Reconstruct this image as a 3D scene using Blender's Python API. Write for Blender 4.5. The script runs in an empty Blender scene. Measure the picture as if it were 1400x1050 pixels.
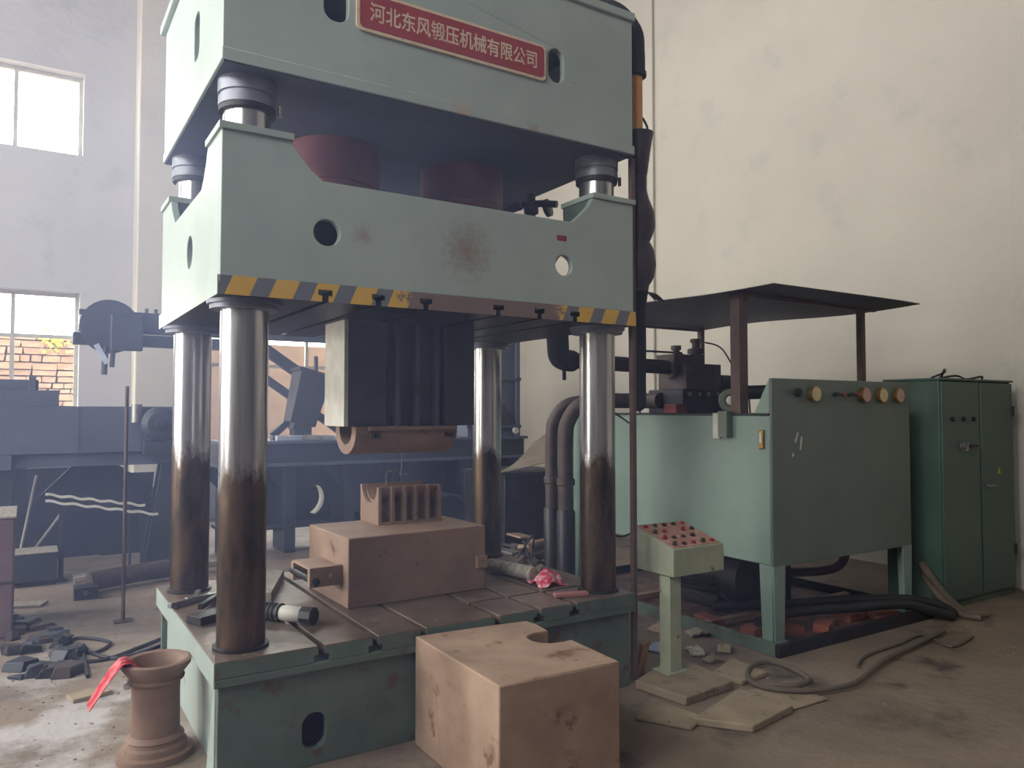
import bpy, bmesh, math, random
from mathutils import Vector, Matrix, Euler, noise
from mathutils.geometry import tessellate_polygon
R = math.radians
SC = bpy.context.scene
COL = SC.collection
rnd = random.Random(7)

# ------------------------------------------------------------------ camera
F, CX, CY, H = 1047.0, 700.0, 525.0, 1.6
YAW, PITCH = R(32.4), R(2.02)
cam = bpy.data.objects.new('camera', bpy.data.cameras.new('camera'))
COL.objects.link(cam)
cam.location = (0, 0, H)
cam.rotation_euler = (R(90) + PITCH, 0, -YAW)
cam.data.sensor_width = 36.0
cam.data.lens = F / 1400 * 36.0
cam.data.clip_start, cam.data.clip_end = 0.05, 300
SC.camera = cam
SC.view_settings.view_transform = 'Standard'
SC.view_settings.look = 'None'
SC.view_settings.gamma = 1
SC.view_settings.use_curve_mapping = False
SC.view_settings.exposure = 1.1
SC.cycles.use_denoising = True
SC.cycles.max_bounces = 10
SC.cycles.diffuse_bounces = 6
SC.cycles.sample_clamp_indirect = 6
SC.cycles.volume_bounces = 1
SC.cycles.volume_max_steps = 64

# ------------------------------------------------------------------ sky: bright overcast
SKY = 9.0
w = bpy.data.worlds.new('overcast_sky'); SC.world = w
w.use_nodes = True
wn = w.node_tree; wn.nodes.clear()
wo = wn.nodes.new('ShaderNodeOutputWorld'); wb = wn.nodes.new('ShaderNodeBackground')
wg = wn.nodes.new('ShaderNodeTexCoord'); ws = wn.nodes.new('ShaderNodeSeparateXYZ')
wr = wn.nodes.new('ShaderNodeValToRGB')
wr.color_ramp.elements[0].position = 0.0; wr.color_ramp.elements[0].color = (1.0, .985, .96, 1)
wr.color_ramp.elements[1].position = 0.7; wr.color_ramp.elements[1].color = (.93, .97, 1.0, 1)
wn.links.new(wg.outputs['Generated'], ws.inputs[0]); wn.links.new(ws.outputs['Z'], wr.inputs[0])
wn.links.new(wr.outputs[0], wb.inputs[0]); wb.inputs[1].default_value = SKY
wn.links.new(wb.outputs[0], wo.inputs[0])

ROOM = dict(x0=-5.0, x1=7.6, y0=-5.5, y1=12.0, h=8.8)
# openings of the hall: (wall, a0, a1, z0, z1)
LEFT_OPEN = [(3.5, 5.2, 1.3, 3.1), (6.9, 9.4, 1.3, 3.3),
             (-2.8, -1.4, 4.9, 7.6), (-.6, 2.1, 4.9, 7.6), (3.1, 5.8, 4.9, 7.6), (6.9, 9.6, 4.9, 7.6)]  # first opening in this row is unseen, added as front fill light
BACK_OPEN = [(-1.72, .6, 5.12, 6.26), (-1.72, .6, 1.1, 3.22), (2.26, 4.6, 1.1, 2.95), (2.26, 4.6, 5.12, 6.26)]
FRONT_OPEN = []
def portal(loc, rot, sx, sy):
    l = bpy.data.lights.new('window_portal', 'AREA'); l.shape = 'RECTANGLE'; l.size, l.size_y = sx, sy
    l.cycles.is_portal = True
    o = bpy.data.objects.new('window_portal', l); o.location = loc; o.rotation_euler = rot; COL.objects.link(o)
for a0, a1, z0, z1 in LEFT_OPEN:
    portal((ROOM['x0'] - .15, (a0 + a1) / 2, (z0 + z1) / 2), (R(90), 0, R(-90)), a1 - a0, z1 - z0)
for a0, a1, z0, z1 in BACK_OPEN:
    portal(((a0 + a1) / 2, ROOM['y1'] + .15, (z0 + z1) / 2), (R(-90), 0, 0), a1 - a0, z1 - z0)
for a0, a1, z0, z1 in FRONT_OPEN:
    portal(((a0 + a1) / 2, ROOM['y0'] - .15, (z0 + z1) / 2), (R(90), 0, 0), a1 - a0, z1 - z0)

# ------------------------------------------------------------------ pixel -> place (on a known plane)
_f = Vector((math.sin(YAW) * math.cos(PITCH), math.cos(YAW) * math.cos(PITCH), math.sin(PITCH)))
_r = Vector((math.cos(YAW), -math.sin(YAW), 0)); _u = _r.cross(_f); _c = Vector((0, 0, H))
def on(ax, val, x, y):
    d = _f + _r * ((x - CX) / F) - _u * ((y - CY) / F)
    return _c + d * ((val - _c[ax]) / d[ax])
def PX(v, x, y): return on(0, v, x, y)
def PY(v, x, y): return on(1, v, x, y)
def PZ(v, x, y): return on(2, v, x, y)

# ------------------------------------------------------------------ geometry collector
class G:
    def __init__(s): s.v, s.f = [], []
    def add(s, vs, fs):
        n = len(s.v); s.v += [Vector(p) for p in vs]; s.f += [tuple(i + n for i in f) for f in fs]; return s
    def box(s, x0, y0, z0, x1, y1, z1):
        return s.add([(x0,y0,z0),(x1,y0,z0),(x1,y1,z0),(x0,y1,z0),(x0,y0,z1),(x1,y0,z1),(x1,y1,z1),(x0,y1,z1)],
                     [(0,3,2,1),(4,5,6,7),(0,1,5,4),(1,2,6,5),(2,3,7,6),(3,0,4,7)])
    def rbox(s, c, size, rot=(0, 0, 0), taper=1.0):
        M = Euler(rot).to_matrix(); h = Vector(size) / 2; vs = []
        for z in (-1, 1):
            t = taper if z > 0 else 1
            for x, y in ((-1,-1),(1,-1),(1,1),(-1,1)):
                vs.append(Vector(c) + M @ Vector((x*h.x*t, y*h.y*t, z*h.z)))
        return s.add(vs, [(0,3,2,1),(4,5,6,7),(0,1,5,4),(1,2,6,5),(2,3,7,6),(3,0,4,7)])
    def cyl(s, p0, p1, r0, r1=None, n=20, caps=True):
        r1 = r0 if r1 is None else r1
        p0, p1 = Vector(p0), Vector(p1); d = (p1 - p0).normalized()
        a = d.orthogonal().normalized(); b = d.cross(a); vs = []
        for p, r in ((p0, r0), (p1, r1)):
            for i in range(n):
                t = 2*math.pi*i/n; vs.append(p + a*(math.cos(t)*r) + b*(math.sin(t)*r))
        fs = [(i, (i+1) % n, n + (i+1) % n, n + i) for i in range(n)]
        if caps: fs += [tuple(range(n-1, -1, -1)), tuple(range(n, 2*n))]
        return s.add(vs, fs)
    def lathe(s, prof, c=(0, 0, 0), n=28, d=(0, 0, 1)):
        q = Vector((0, 0, 1)).rotation_difference(Vector(d)); c = Vector(c); vs = []; m = len(prof)
        for r, z in prof:
            for i in range(n):
                t = 2*math.pi*i/n; vs.append(c + q @ Vector((r*math.cos(t), r*math.sin(t), z)))
        fs = [(k*n+i, k*n+(i+1) % n, (k+1)*n+(i+1) % n, (k+1)*n+i) for k in range(m-1) for i in range(n)]
        fs += [tuple(range(n-1, -1, -1)), tuple(range((m-1)*n, m*n))]
        return s.add(vs, fs)
    def tube(s, pts, r, n=10, sub=6, smooth=True, rad=None):
        P = [Vector(p) for p in pts]
        if smooth and len(P) > 2:
            Q = []; RR = []
            for i in range(len(P)-1):
                a, b, c, d = P[max(i-1, 0)], P[i], P[i+1], P[min(i+2, len(P)-1)]
                for k in range(sub):
                    t = k/sub; t2, t3 = t*t, t*t*t
                    Q.append(.5*((2*b) + (c-a)*t + (2*a-5*b+4*c-d)*t2 + (3*b-a-3*c+d)*t3))
                    RR.append(None if rad is None else rad[i]*(1-t)+rad[i+1]*t)
            Q.append(P[-1]); RR.append(None if rad is None else rad[-1])
        else: Q, RR = P, (rad or [None]*len(P))
        m = len(Q); tan = [(Q[min(i+1, m-1)] - Q[max(i-1, 0)]).normalized() for i in range(m)]
        a = tan[0].orthogonal().normalized(); vs = []
        for i in range(m):
            a = (a - tan[i]*a.dot(tan[i])).normalized(); b = tan[i].cross(a); rr = RR[i] if RR[i] is not None else r
            for k in range(n):
                t = 2*math.pi*k/n; vs.append(Q[i] + a*(math.cos(t)*rr) + b*(math.sin(t)*rr))
        fs = [(k*n+i, k*n+(i+1) % n, (k+1)*n+(i+1) % n, (k+1)*n+i) for k in range(m-1) for i in range(n)]
        fs += [tuple(range(n-1, -1, -1)), tuple(range((m-1)*n, m*n))]
        return s.add(vs, fs)
    def prism(s, outer, ax, a, b, holes=()):
        loops = [list(outer)] + [list(h) for h in holes]
        def P(p, t):
            return (t, p[0], p[1]) if ax == 'X' else ((p[0], t, p[1]) if ax == 'Y' else (p[0], p[1], t))
        flat = [p for l in loops for p in l]; n = len(flat)
        tri = tessellate_polygon([[Vector((p[0], p[1], 0)) for p in l] for l in loops])
        vs = [P(p, a) for p in flat] + [P(p, b) for p in flat]
        fs = [tuple(t) for t in tri] + [tuple(i+n for i in t) for t in tri]; k = 0
        for l in loops:
            m = len(l); fs += [(k+i, k+(i+1) % m, n+k+(i+1) % m, n+k+i) for i in range(m)]; k += m
        return s.add(vs, fs)
    def sheet(s, fn, nu, nv, th):
        top = [[Vector(fn(i/nu, j/nv)) for j in range(nv+1)] for i in range(nu+1)]
        vs = []; W = nv+1; N = (nu+1)*W
        for sgn in (0, 1):
            for i in range(nu+1):
                for j in range(nv+1):
                    du = top[min(i+1, nu)][j] - top[max(i-1, 0)][j]; dv = top[i][min(j+1, nv)] - top[i][max(j-1, 0)]
                    nrm = du.cross(dv).normalized(); vs.append(top[i][j] - nrm*th*sgn)
        fs = []
        for i in range(nu):
            for j in range(nv):
                q = (i*W+j, (i+1)*W+j, (i+1)*W+j+1, i*W+j+1); fs += [q, tuple(N+k for k in reversed(q))]
        rim = [(i, 0) for i in range(nu)] + [(nu, j) for j in range(nv)] + [(i, nv) for i in range(nu, 0, -1)] + [(0, j) for j in range(nv, 0, -1)]
        rim = [i*W+j for i, j in rim]
        fs += [(rim[k], rim[(k+1) % len(rim)], N+rim[(k+1) % len(rim)], N+rim[k]) for k in range(len(rim))]
        return s.add(vs, fs)
    def xf(s, M, start=0):
        for i in range(start, len(s.v)): s.v[i] = M @ s.v[i]
        return s
def circ(cx, cy, rx, ry=None, n=24):
    ry = ry or rx
    return [(cx+rx*math.cos(2*math.pi*i/n), cy+ry*math.sin(2*math.pi*i/n)) for i in range(n)]
def rect(x0, y0, x1, y1): return [(x0, y0), (x1, y0), (x1, y1), (x0, y1)]
def rrect(x0, y0, x1, y1, r, n=5):
    o = []
    for cx, cy, a in ((x1-r, y0+r, -90), (x1-r, y1-r, 0), (x0+r, y1-r, 90), (x0+r, y0+r, 180)):
        o += [(cx+r*math.cos(R(a+90*i/n)), cy+r*math.sin(R(a+90*i/n))) for i in range(n+1)]
    return o

def mesh_of(name, g, off=Vector((0, 0, 0)), ang=35):
    me = bpy.data.meshes.new(name)
    me.from_pydata([tuple(v-off) for v in g.v], [], g.f)
    bm = bmesh.new(); bm.from_mesh(me); bmesh.ops.recalc_face_normals(bm, faces=bm.faces); bm.to_mesh(me); bm.free()
    me.polygons.foreach_set('use_smooth', [True]*len(me.polygons))
    me.set_sharp_from_angle(angle=R(ang)); me.update()
    return me
def wloc(o):
    p = Vector(o.location)
    while o.parent: o = o.parent; p += Vector(o.location)
    return p
def part(name, g, m, parent, bev=0, label=None, local=False):
    """a mesh child; coordinates of g are world ones unless local"""
    me = mesh_of(name, g, Vector((0, 0, 0)) if local else wloc(parent))
    o = bpy.data.objects.new(name, me); COL.objects.link(o); o.parent = parent
    me.materials.append(m)
    if bev: bevel(o, bev)
    if label: o['label'] = label
    return o
def bevel(o, wd, seg=2):
    b = o.modifiers.new('bevel', 'BEVEL'); b.width = wd; b.segments = seg; b.limit_method = 'ANGLE'; b.angle_limit = R(40)
def tag(o, label, cat, group=None):
    o['label'] = label; o['category'] = cat
    if group: o['group'] = group
    return o
def thing(name, label, cat, loc, rz=0, group=None):
    o = bpy.data.objects.new(name, None); COL.objects.link(o); o.empty_display_size = .1
    o.location = loc; o.rotation_euler = (0, 0, rz); return tag(o, label, cat, group)
def solo(name, g, m, label, cat, group=None, bev=0, base=None, ang=35):
    """a thing that is one mesh; its origin goes to the middle of its underside"""
    zs = min(v.z for v in g.v); c = sum(g.v, Vector())/len(g.v); off = Vector(base or (c.x, c.y, zs))
    me = mesh_of(name, g, off, ang); o = bpy.data.objects.new(name, me); COL.objects.link(o); o.location = off
    me.materials.append(m)
    if bev: bevel(o, bev)
    return tag(o, label, cat, group)
def struct(name, g, m, label=None, bev=0):
    me = mesh_of(name, g); o = bpy.data.objects.new(name, me); COL.objects.link(o); me.materials.append(m)
    o['kind'] = 'structure'
    if label: o['label'] = label
    if bev: bevel(o, bev)
    return o

# ------------------------------------------------------------------ materials
def lin(c):
    return tuple(((x/255)/12.92 if x/255 <= .04045 else ((x/255+.055)/1.055)**2.4) for x in c) + (1,)
def nd(nt, t, **kw):
    n = nt.nodes.new(t)
    for k, v in kw.items():
        if k.startswith('i_'): n.inputs[k[2:]].default_value = v
        else: setattr(n, k, v)
    return n
def ramp(nt, src, lo, hi):
    n = nd(nt, 'ShaderNodeMapRange'); n.inputs['From Min'].default_value = lo; n.inputs['From Max'].default_value = hi
    n.clamp = True; nt.links.new(src, n.inputs['Value']); return n.outputs[0]
def mixc(nt, fac, a, b):
    n = nd(nt, 'ShaderNodeMix', data_type='RGBA')
    nt.links.new(fac, n.inputs[0])
    for sock, v in ((n.inputs[6], a), (n.inputs[7], b)):
        if isinstance(v, tuple): sock.default_value = v
        else: nt.links.new(v, sock)
    return n.outputs[2]
def noise_n(nt, pos, sc, det=6, rough=.6, stretch=None):
    if stretch:
        mp = nd(nt, 'ShaderNodeMapping'); mp.inputs['Scale'].default_value = stretch
        nt.links.new(pos, mp.inputs[0]); pos = mp.outputs[0]
    n = nd(nt, 'ShaderNodeTexNoise'); n.inputs['Scale'].default_value = sc; n.inputs['Detail'].default_value = det
    n.inputs['Roughness'].default_value = rough; nt.links.new(pos, n.inputs['Vector']); return n.outputs['Fac']
MATS = {}
def mat(name, c1, c2=None, sc=3, lo=.4, hi=.65, c3=None, sc3=8, lo3=.6, hi3=.66, rough=.55, metal=0, bump=.12, bsc=35,
        stretch=None, stretch3=None, rough2=None, spec=.5):
    m = bpy.data.materials.new(name); m.use_nodes = True; nt = m.node_tree; b = nt.nodes['Principled BSDF']
    pos = nd(nt, 'ShaderNodeNewGeometry').outputs['Position']
    col = lin(c1)
    if c2: col = mixc(nt, ramp(nt, noise_n(nt, pos, sc, stretch=stretch), lo, hi), lin(c1), lin(c2))
    rr = None
    if c3:
        f3 = ramp(nt, noise_n(nt, pos, sc3, 8, .65, stretch3), lo3, hi3)
        col = mixc(nt, f3, col, lin(c3))
        if rough2 is not None:
            q = nd(nt, 'ShaderNodeMapRange'); q.inputs['To Min'].default_value = rough; q.inputs['To Max'].default_value = rough2
            nt.links.new(f3, q.inputs['Value']); rr = q.outputs[0]
    if isinstance(col, tuple): b.inputs['Base Color'].default_value = col
    else: nt.links.new(col, b.inputs['Base Color'])
    b.inputs['Roughness'].default_value = rough; b.inputs['Metallic'].default_value = metal
    b.inputs['Specular IOR Level'].default_value = spec
    if rr: nt.links.new(rr, b.inputs['Roughness'])
    if bump:
        bn = nd(nt, 'ShaderNodeBump'); bn.inputs['Strength'].default_value = bump; bn.inputs['Distance'].default_value = .01
        nt.links.new(noise_n(nt, pos, bsc, 5, .6, stretch), bn.inputs['Height']); nt.links.new(bn.outputs[0], b.inputs['Normal'])
    MATS[name] = m
    return m

m_green = mat('press_green_paint', (160, 171, 165), (147, 158, 152), 2.2, .35, .7, (103, 84, 70), 5, .68, .74, rough=.48, bump=.05, bsc=14)
def add_flakes(m, spots):
    nt = m.node_tree; b = nt.nodes['Principled BSDF']; pos = nd(nt, 'ShaderNodeNewGeometry').outputs['Position']
    src = b.inputs['Base Color'].links[0].from_socket
    for c, rad, col in spots:
        ds = nd(nt, 'ShaderNodeVectorMath', operation='DISTANCE'); ds.inputs[1].default_value = c; nt.links.new(pos, ds.inputs[0])
        k = nd(nt, 'ShaderNodeMath', operation='MULTIPLY_ADD'); k.inputs[1].default_value = 1.0
        nt.links.new(noise_n(nt, pos, 34, 8, .75), k.inputs[0]); nt.links.new(ramp(nt, ds.outputs['Value'], rad, 0), k.inputs[2])
        src = mixc(nt, ramp(nt, k.outputs[0], .98, 1.5), src, lin(col))
    nt.links.new(src, b.inputs['Base Color'])
add_flakes(m_green, [((1.9, 3.42, 2.42), .34, (132, 120, 108)), ((1.86, 3.41, 3.13), .14, (170, 150, 136)), ((1.33, 3.42, 2.43), .13, (146, 134, 136)), ((2.3, 3.41, 3.13), .1, (150, 136, 122))])
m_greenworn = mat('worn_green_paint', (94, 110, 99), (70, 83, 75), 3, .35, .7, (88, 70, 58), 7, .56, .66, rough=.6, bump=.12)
m_tank = mat('tank_green_paint', (130, 150, 140), (115, 136, 126), 1.6, .35, .7, (96, 84, 66), 7, .7, .75, rough=.42, bump=.03, bsc=8)
m_panel = mat('gauge_panel_green_paint', (98, 110, 98), (86, 98, 87), 2, .35, .7, (84, 76, 60), 9, .72, .77, rough=.45, bump=.03)
m_cab = mat('cabinet_green_paint', (74, 96, 86), (62, 84, 74), 1.8, .35, .7, (70, 70, 58), 9, .7, .76, rough=.45, bump=.03)
m_cons = mat('console_green_paint', (160, 165, 142), (136, 141, 120), 5, .4, .7, (98, 84, 62), 14, .62, .7, rough=.55, bump=.06)
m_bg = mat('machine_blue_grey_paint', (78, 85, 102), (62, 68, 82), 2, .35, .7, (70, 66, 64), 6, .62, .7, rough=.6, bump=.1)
m_bgdark = mat('dark_blue_steel', (38, 43, 54), (28, 32, 40), 3, .35, .7, (66, 60, 58), 8, .62, .7, rough=.55, bump=.12)
m_darksteel = mat('oily_dark_steel', (46, 44, 48), (32, 30, 34), 6, .35, .7, (70, 56, 48), 11, .6, .68, rough=.45, metal=.4, bump=.15)
m_rust = mat('brown_rusted_steel', (160, 134, 115), (134, 108, 91), 4, .35, .68, (104, 70, 50), 7, .58, .68, rough=.72, bump=.15, bsc=45)
m_rustdie = mat('primer_brown_steel', (146, 120, 104), (124, 100, 88), 3.5, .35, .68, (88, 62, 46), 8, .6, .7, rough=.68, bump=.12)
m_rustdark = mat('dark_rusty_pipe', (78, 64, 60), (56, 46, 44), 7, .35, .68, (100, 70, 50), 12, .6, .7, rough=.6, metal=.2, bump=.15)
m_post = mat('brown_angle_iron', (96, 76, 68), (76, 60, 54), 6, .35, .7, rough=.65, bump=.1)
m_table = mat('worn_table_steel', (118, 101, 90), (90, 77, 69), 6, .35, .68, (150, 136, 124), 10, .6, .75, rough=.4, metal=.35, bump=.12, rough2=.3)
m_ram = mat('red_brown_ram_paint', (136, 82, 86), (116, 70, 75), 5, .35, .7, rough=.4, bump=.04)
m_sleeve = mat('grey_sleeve_steel', (122, 124, 136), (100, 102, 114), 5, .35, .7, rough=.45, metal=.3, bump=.05)
m_black = mat('black_rubber', (30, 30, 33), (22, 22, 24), 9, .3, .7, rough=.6, bump=.2)
m_wrap = mat('black_cloth_wrap', (38, 36, 40), (26, 25, 28), 18, .3, .7, rough=.85, bump=.5, bsc=60)
m_bag = mat('dark_plastic_wrap', (62, 50, 52), (44, 38, 42), 8, .3, .7, rough=.5, bump=.3, bsc=25)
m_orange = mat('orange_sleeve', (228, 166, 84), (212, 148, 70), 9, .3, .7, rough=.6, bump=.1)
m_steel = mat('bare_steel', (150, 148, 146), (118, 116, 116), 8, .3, .7, (96, 78, 66), 12, .58, .68, rough=.38, metal=.6, bump=.08)
m_white = mat('pale_plate', (206, 202, 194), (180, 176, 168), 9, .3, .7, rough=.5, bump=.05)
m_brass = mat('dial_face', (214, 196, 150), (190, 170, 122), 30, .3, .7, rough=.5, bump=0)
m_brassrim = mat('brass_rim', (150, 116, 62), rough=.35, metal=.8, bump=0)
m_pinkdial = mat('faded_dial_face', (196, 160, 146), (170, 134, 122), 30, .3, .7, rough=.5, bump=0)
m_redp = mat('sign_red', (156, 62, 66), (142, 52, 56), 5, .3, .7, (112, 74, 70), 10, .64, .72, rough=.5, bump=.04)
m_cream = mat('sign_cream', (216, 196, 170), (196, 172, 146), 14, .3, .7, (150, 110, 96), 26, .6, .7, rough=.6, bump=.05)
m_redcloth = mat('red_cloth', (176, 40, 54), (206, 120, 126), 14, .45, .62, rough=.9, bump=.4, bsc=60)
m_pink = mat('pink_rag', (190, 52, 80), (226, 180, 190), 26, .45, .6, rough=.9, bump=.4, bsc=60)
m_pot = mat('pot_rust', (136, 108, 92), (116, 90, 76), 5, .35, .7, (98, 72, 56), 9, .6, .7, rough=.65, bump=.12)
m_wood = mat('grey_weathered_wood', (150, 142, 132), (120, 110, 100), 6, .3, .7, rough=.8, bump=.3, stretch=(6, 1, 6))
m_brick = mat('red_brick', (150, 88, 72), (126, 72, 60), 9, .3, .7, rough=.85, bump=.3)
m_conc = mat('concrete_slab', (154, 137, 115), (126, 111, 93), 5, .3, .7, (86, 74, 62), 12, .58, .68, rough=.85, bump=.35)
m_paper = mat('old_newspaper', (190, 184, 170), (150, 144, 130), 30, .4, .6, rough=.9, bump=.2)
m_canopy = mat('rusty_sheet_iron', (38, 33, 34), (28, 25, 27), 4, .3, .7, (54, 40, 34), 8, .6, .7, rough=.6, metal=.3, bump=.15)
m_sheet = mat('tan_sheet_iron', (150, 138, 122), (126, 112, 98), 4, .3, .7, rough=.5, metal=.3, bump=.1)
m_hose = mat('dusty_hose', (104, 92, 80), (84, 74, 64), 12, .3, .7, rough=.75, bump=.15)
m_frame = mat('window_frame_paint', (172, 168, 160), (150, 146, 138), 9, .3, .7, rough=.6, bump=.05)
m_yellow = mat('yellow_leaves', (214, 206, 96), (176, 186, 70), 20, .3, .7, rough=.8, bump=.2)
m_bluebag = mat('pale_blue_plastic', (186, 194, 214), (150, 160, 190), 9, .3, .7, rough=.35, bump=.2)
m_redtag = mat('red_paint', (150, 44, 44), (128, 36, 36), 9, .3, .7, rough=.55, bump=.05)

def wall_mat(name, c1, c2, c3):
    m = mat(name, c1, c2, .7, .3, .75, c3, 1.6, .56, .8, rough=.9, bump=0)
    nt = m.node_tree; b = nt.nodes['Principled BSDF']; pos = nd(nt, 'ShaderNodeNewGeometry').outputs['Position']
    bn = nd(nt, 'ShaderNodeBump'); bn.inputs['Strength'].default_value = .35; bn.inputs['Distance'].default_value = .03
    bn.inputs['Strength'].default_value = .5
    nt.links.new(noise_n(nt, pos, 2.2, 10, .7, (1, .8, 1.8)), bn.inputs['Height']); nt.links.new(bn.outputs[0], b.inputs['Normal'])
    return m
m_wall = wall_mat('plaster_wall', (182, 175, 165), (172, 165, 155), (160, 157, 151))
m_wallb = wall_mat('plaster_wall_blue', (172, 170, 171), (162, 159, 161), (148, 147, 151))
m_ceil = mat('ceiling_sheeting', (96, 94, 92), (84, 82, 80), 1, .3, .7, rough=.9, bump=.05)

def floor_mat():
    m = bpy.data.materials.new('broken_concrete_floor'); m.use_nodes = True; nt = m.node_tree; b = nt.nodes['Principled BSDF']
    pos = nd(nt, 'ShaderNodeNewGeometry').outputs['Position']
    c = mixc(nt, ramp(nt, noise_n(nt, pos, .9, 8, .6), .38, .66), lin((134, 117, 101)), lin((108, 95, 84)))
    c = mixc(nt, ramp(nt, noise_n(nt, pos, 2.4, 9, .65), .54, .68), c, lin((78, 69, 62)))
    # pale patches, only where the floor left of the press is broken up
    sx = nd(nt, 'ShaderNodeSeparateXYZ'); nt.links.new(pos, sx.inputs[0])
    mk = nd(nt, 'ShaderNodeMath', operation='MULTIPLY')
    mk0 = nd(nt, 'ShaderNodeMath', operation='MULTIPLY'); nt.links.new(ramp(nt, sx.outputs[0], 1.2, .4), mk0.inputs[0])
    nt.links.new(ramp(nt, sx.outputs[1], 6.6, 4.6), mk0.inputs[1]); nt.links.new(mk0.outputs[0], mk.inputs[0])
    nt.links.new(ramp(nt, noise_n(nt, pos, 1.7, 9, .62), .46, .58), mk.inputs[1])
    c = mixc(nt, mk.outputs[0], c, lin((176, 168, 166)))
    nt.links.new(c, b.inputs['Base Color'])
    rg = nd(nt, 'ShaderNodeMapRange'); rg.inputs['To Min'].default_value = .5; rg.inputs['To Max'].default_value = .9
    nt.links.new(ramp(nt, noise_n(nt, pos, 1.4, 6, .6), .35, .6), rg.inputs['Value']); nt.links.new(rg.outputs[0], b.inputs['Roughness'])
    bn = nd(nt, 'ShaderNodeBump'); bn.inputs['Strength'].default_value = .5; bn.inputs['Distance'].default_value = .03
    nt.links.new(noise_n(nt, pos, 7, 10, .66), bn.inputs['Height']); nt.links.new(bn.outputs[0], b.inputs['Normal'])
    return m
m_floor = floor_mat()

def column_mat():
    m = bpy.data.materials.new('chromed_column'); m.use_nodes = True; nt = m.node_tree; b = nt.nodes['Principled BSDF']
    pos = nd(nt, 'ShaderNodeNewGeometry').outputs['Position']
    sx = nd(nt, 'ShaderNodeSeparateXYZ'); nt.links.new(pos, sx.inputs[0])
    ns = noise_n(nt, pos, 9, 5, .6, (1, 1, .35))
    ad = nd(nt, 'ShaderNodeMath', operation='MULTIPLY_ADD'); ad.inputs[1].default_value = .5
    nt.links.new(ns, ad.inputs[0]); nt.links.new(sx.outputs[2], ad.inputs[2])
    st = ramp(nt, ad.outputs[0], 1.62, 1.52)                      # dried oil below the stroke of the slide
    streak = noise_n(nt, pos, 22, 4, .6, (1, 1, .04))
    chrome = mixc(nt, ramp(nt, streak, .35, .65), lin((214, 212, 212)), lin((158, 156, 158)))
    oil = mixc(nt, ramp(nt, noise_n(nt, pos, 12, 7, .65, (1, 1, .3)), .4, .62), lin((104, 86, 70)), lin((66, 57, 51)))
    nt.links.new(mixc(nt, st, chrome, oil), b.inputs['Base Color'])
    b.inputs['Metallic'].default_value = .9
    rg = nd(nt, 'ShaderNodeMapRange'); rg.inputs['To Min'].default_value = .24; rg.inputs['To Max'].default_value = .36
    nt.links.new(st, rg.inputs['Value']); nt.links.new(rg.outputs[0], b.inputs['Roughness'])
    return m
m_col = column_mat()

def hazard_mat():
    m = bpy.data.materials.new('hazard_stripes'); m.use_nodes = True; nt = m.node_tree; b = nt.nodes['Principled BSDF']
    pos = nd(nt, 'ShaderNodeNewGeometry').outputs['Position']
    sx = nd(nt, 'ShaderNodeSeparateXYZ'); nt.links.new(pos, sx.inputs[0])
    k = nd(nt, 'ShaderNodeMath', operation='MULTIPLY_ADD'); k.inputs[1].default_value = -.42
    nt.links.new(sx.outputs[2], k.inputs[0]); nt.links.new(sx.outputs[0], k.inputs[2])
    d = nd(nt, 'ShaderNodeMath', operation='MULTIPLY_ADD'); d.inputs[1].default_value = 1/.187; d.inputs[2].default_value = 40.94
    nt.links.new(k.outputs[0], d.inputs[0])
    fr = nd(nt, 'ShaderNodeMath', operation='FRACT'); nt.links.new(d.outputs[0], fr.inputs[0])
    st = nd(nt, 'ShaderNodeMath', operation='LESS_THAN'); st.inputs[1].default_value = .56; nt.links.new(fr.outputs[0], st.inputs[0])
    c = mixc(nt, st.outputs[0], lin((104, 106, 116)), lin((206, 164, 74)))
    # worn down to rust in the middle of the press
    a = nd(nt, 'ShaderNodeMath', operation='SUBTRACT'); a.inputs[1].default_value = 2.02; nt.links.new(sx.outputs[0], a.inputs[0])
    ab = nd(nt, 'ShaderNodeMath', operation='ABSOLUTE'); nt.links.new(a.outputs[0], ab.inputs[0])
    mid = nd(nt, 'ShaderNodeMath', operation='ADD'); nt.links.new(ramp(nt, ab.outputs[0], .55, .2), mid.inputs[0])
    ns = nd(nt, 'ShaderNodeMath', operation='MULTIPLY_ADD'); ns.inputs[1].default_value = 1.4; ns.inputs[2].default_value = -.5
    nt.links.new(noise_n(nt, pos, 26, 7, .7), ns.inputs[0]); nt.links.new(ns.outputs[0], mid.inputs[1])
    c = mixc(nt, ramp(nt, mid.outputs[0], .36, .52), c, lin((116, 98, 92)))
    nt.links.new(c, b.inputs['Base Color']); b.inputs['Roughness'].default_value = .6
    return m
m_haz = hazard_mat()

def glass_mat():
    m = bpy.data.materials.new('window_glass'); m.use_nodes = True; nt = m.node_tree; nt.nodes.remove(nt.nodes['Principled BSDF'])
    t = nd(nt, 'ShaderNodeBsdfTransparent'); g = nd(nt, 'ShaderNodeBsdfGlossy'); g.inputs['Roughness'].default_value = .05
    t.inputs[0].default_value = (.96, .97, .97, 1)
    mx = nd(nt, 'ShaderNodeMixShader'); mx.inputs[0].default_value = .06
    nt.links.new(t.outputs[0], mx.inputs[1]); nt.links.new(g.outputs[0], mx.inputs[2])
    nt.links.new(mx.outputs[0], nt.nodes['Material Output'].inputs[0]); return m
m_glass = glass_mat()

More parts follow.
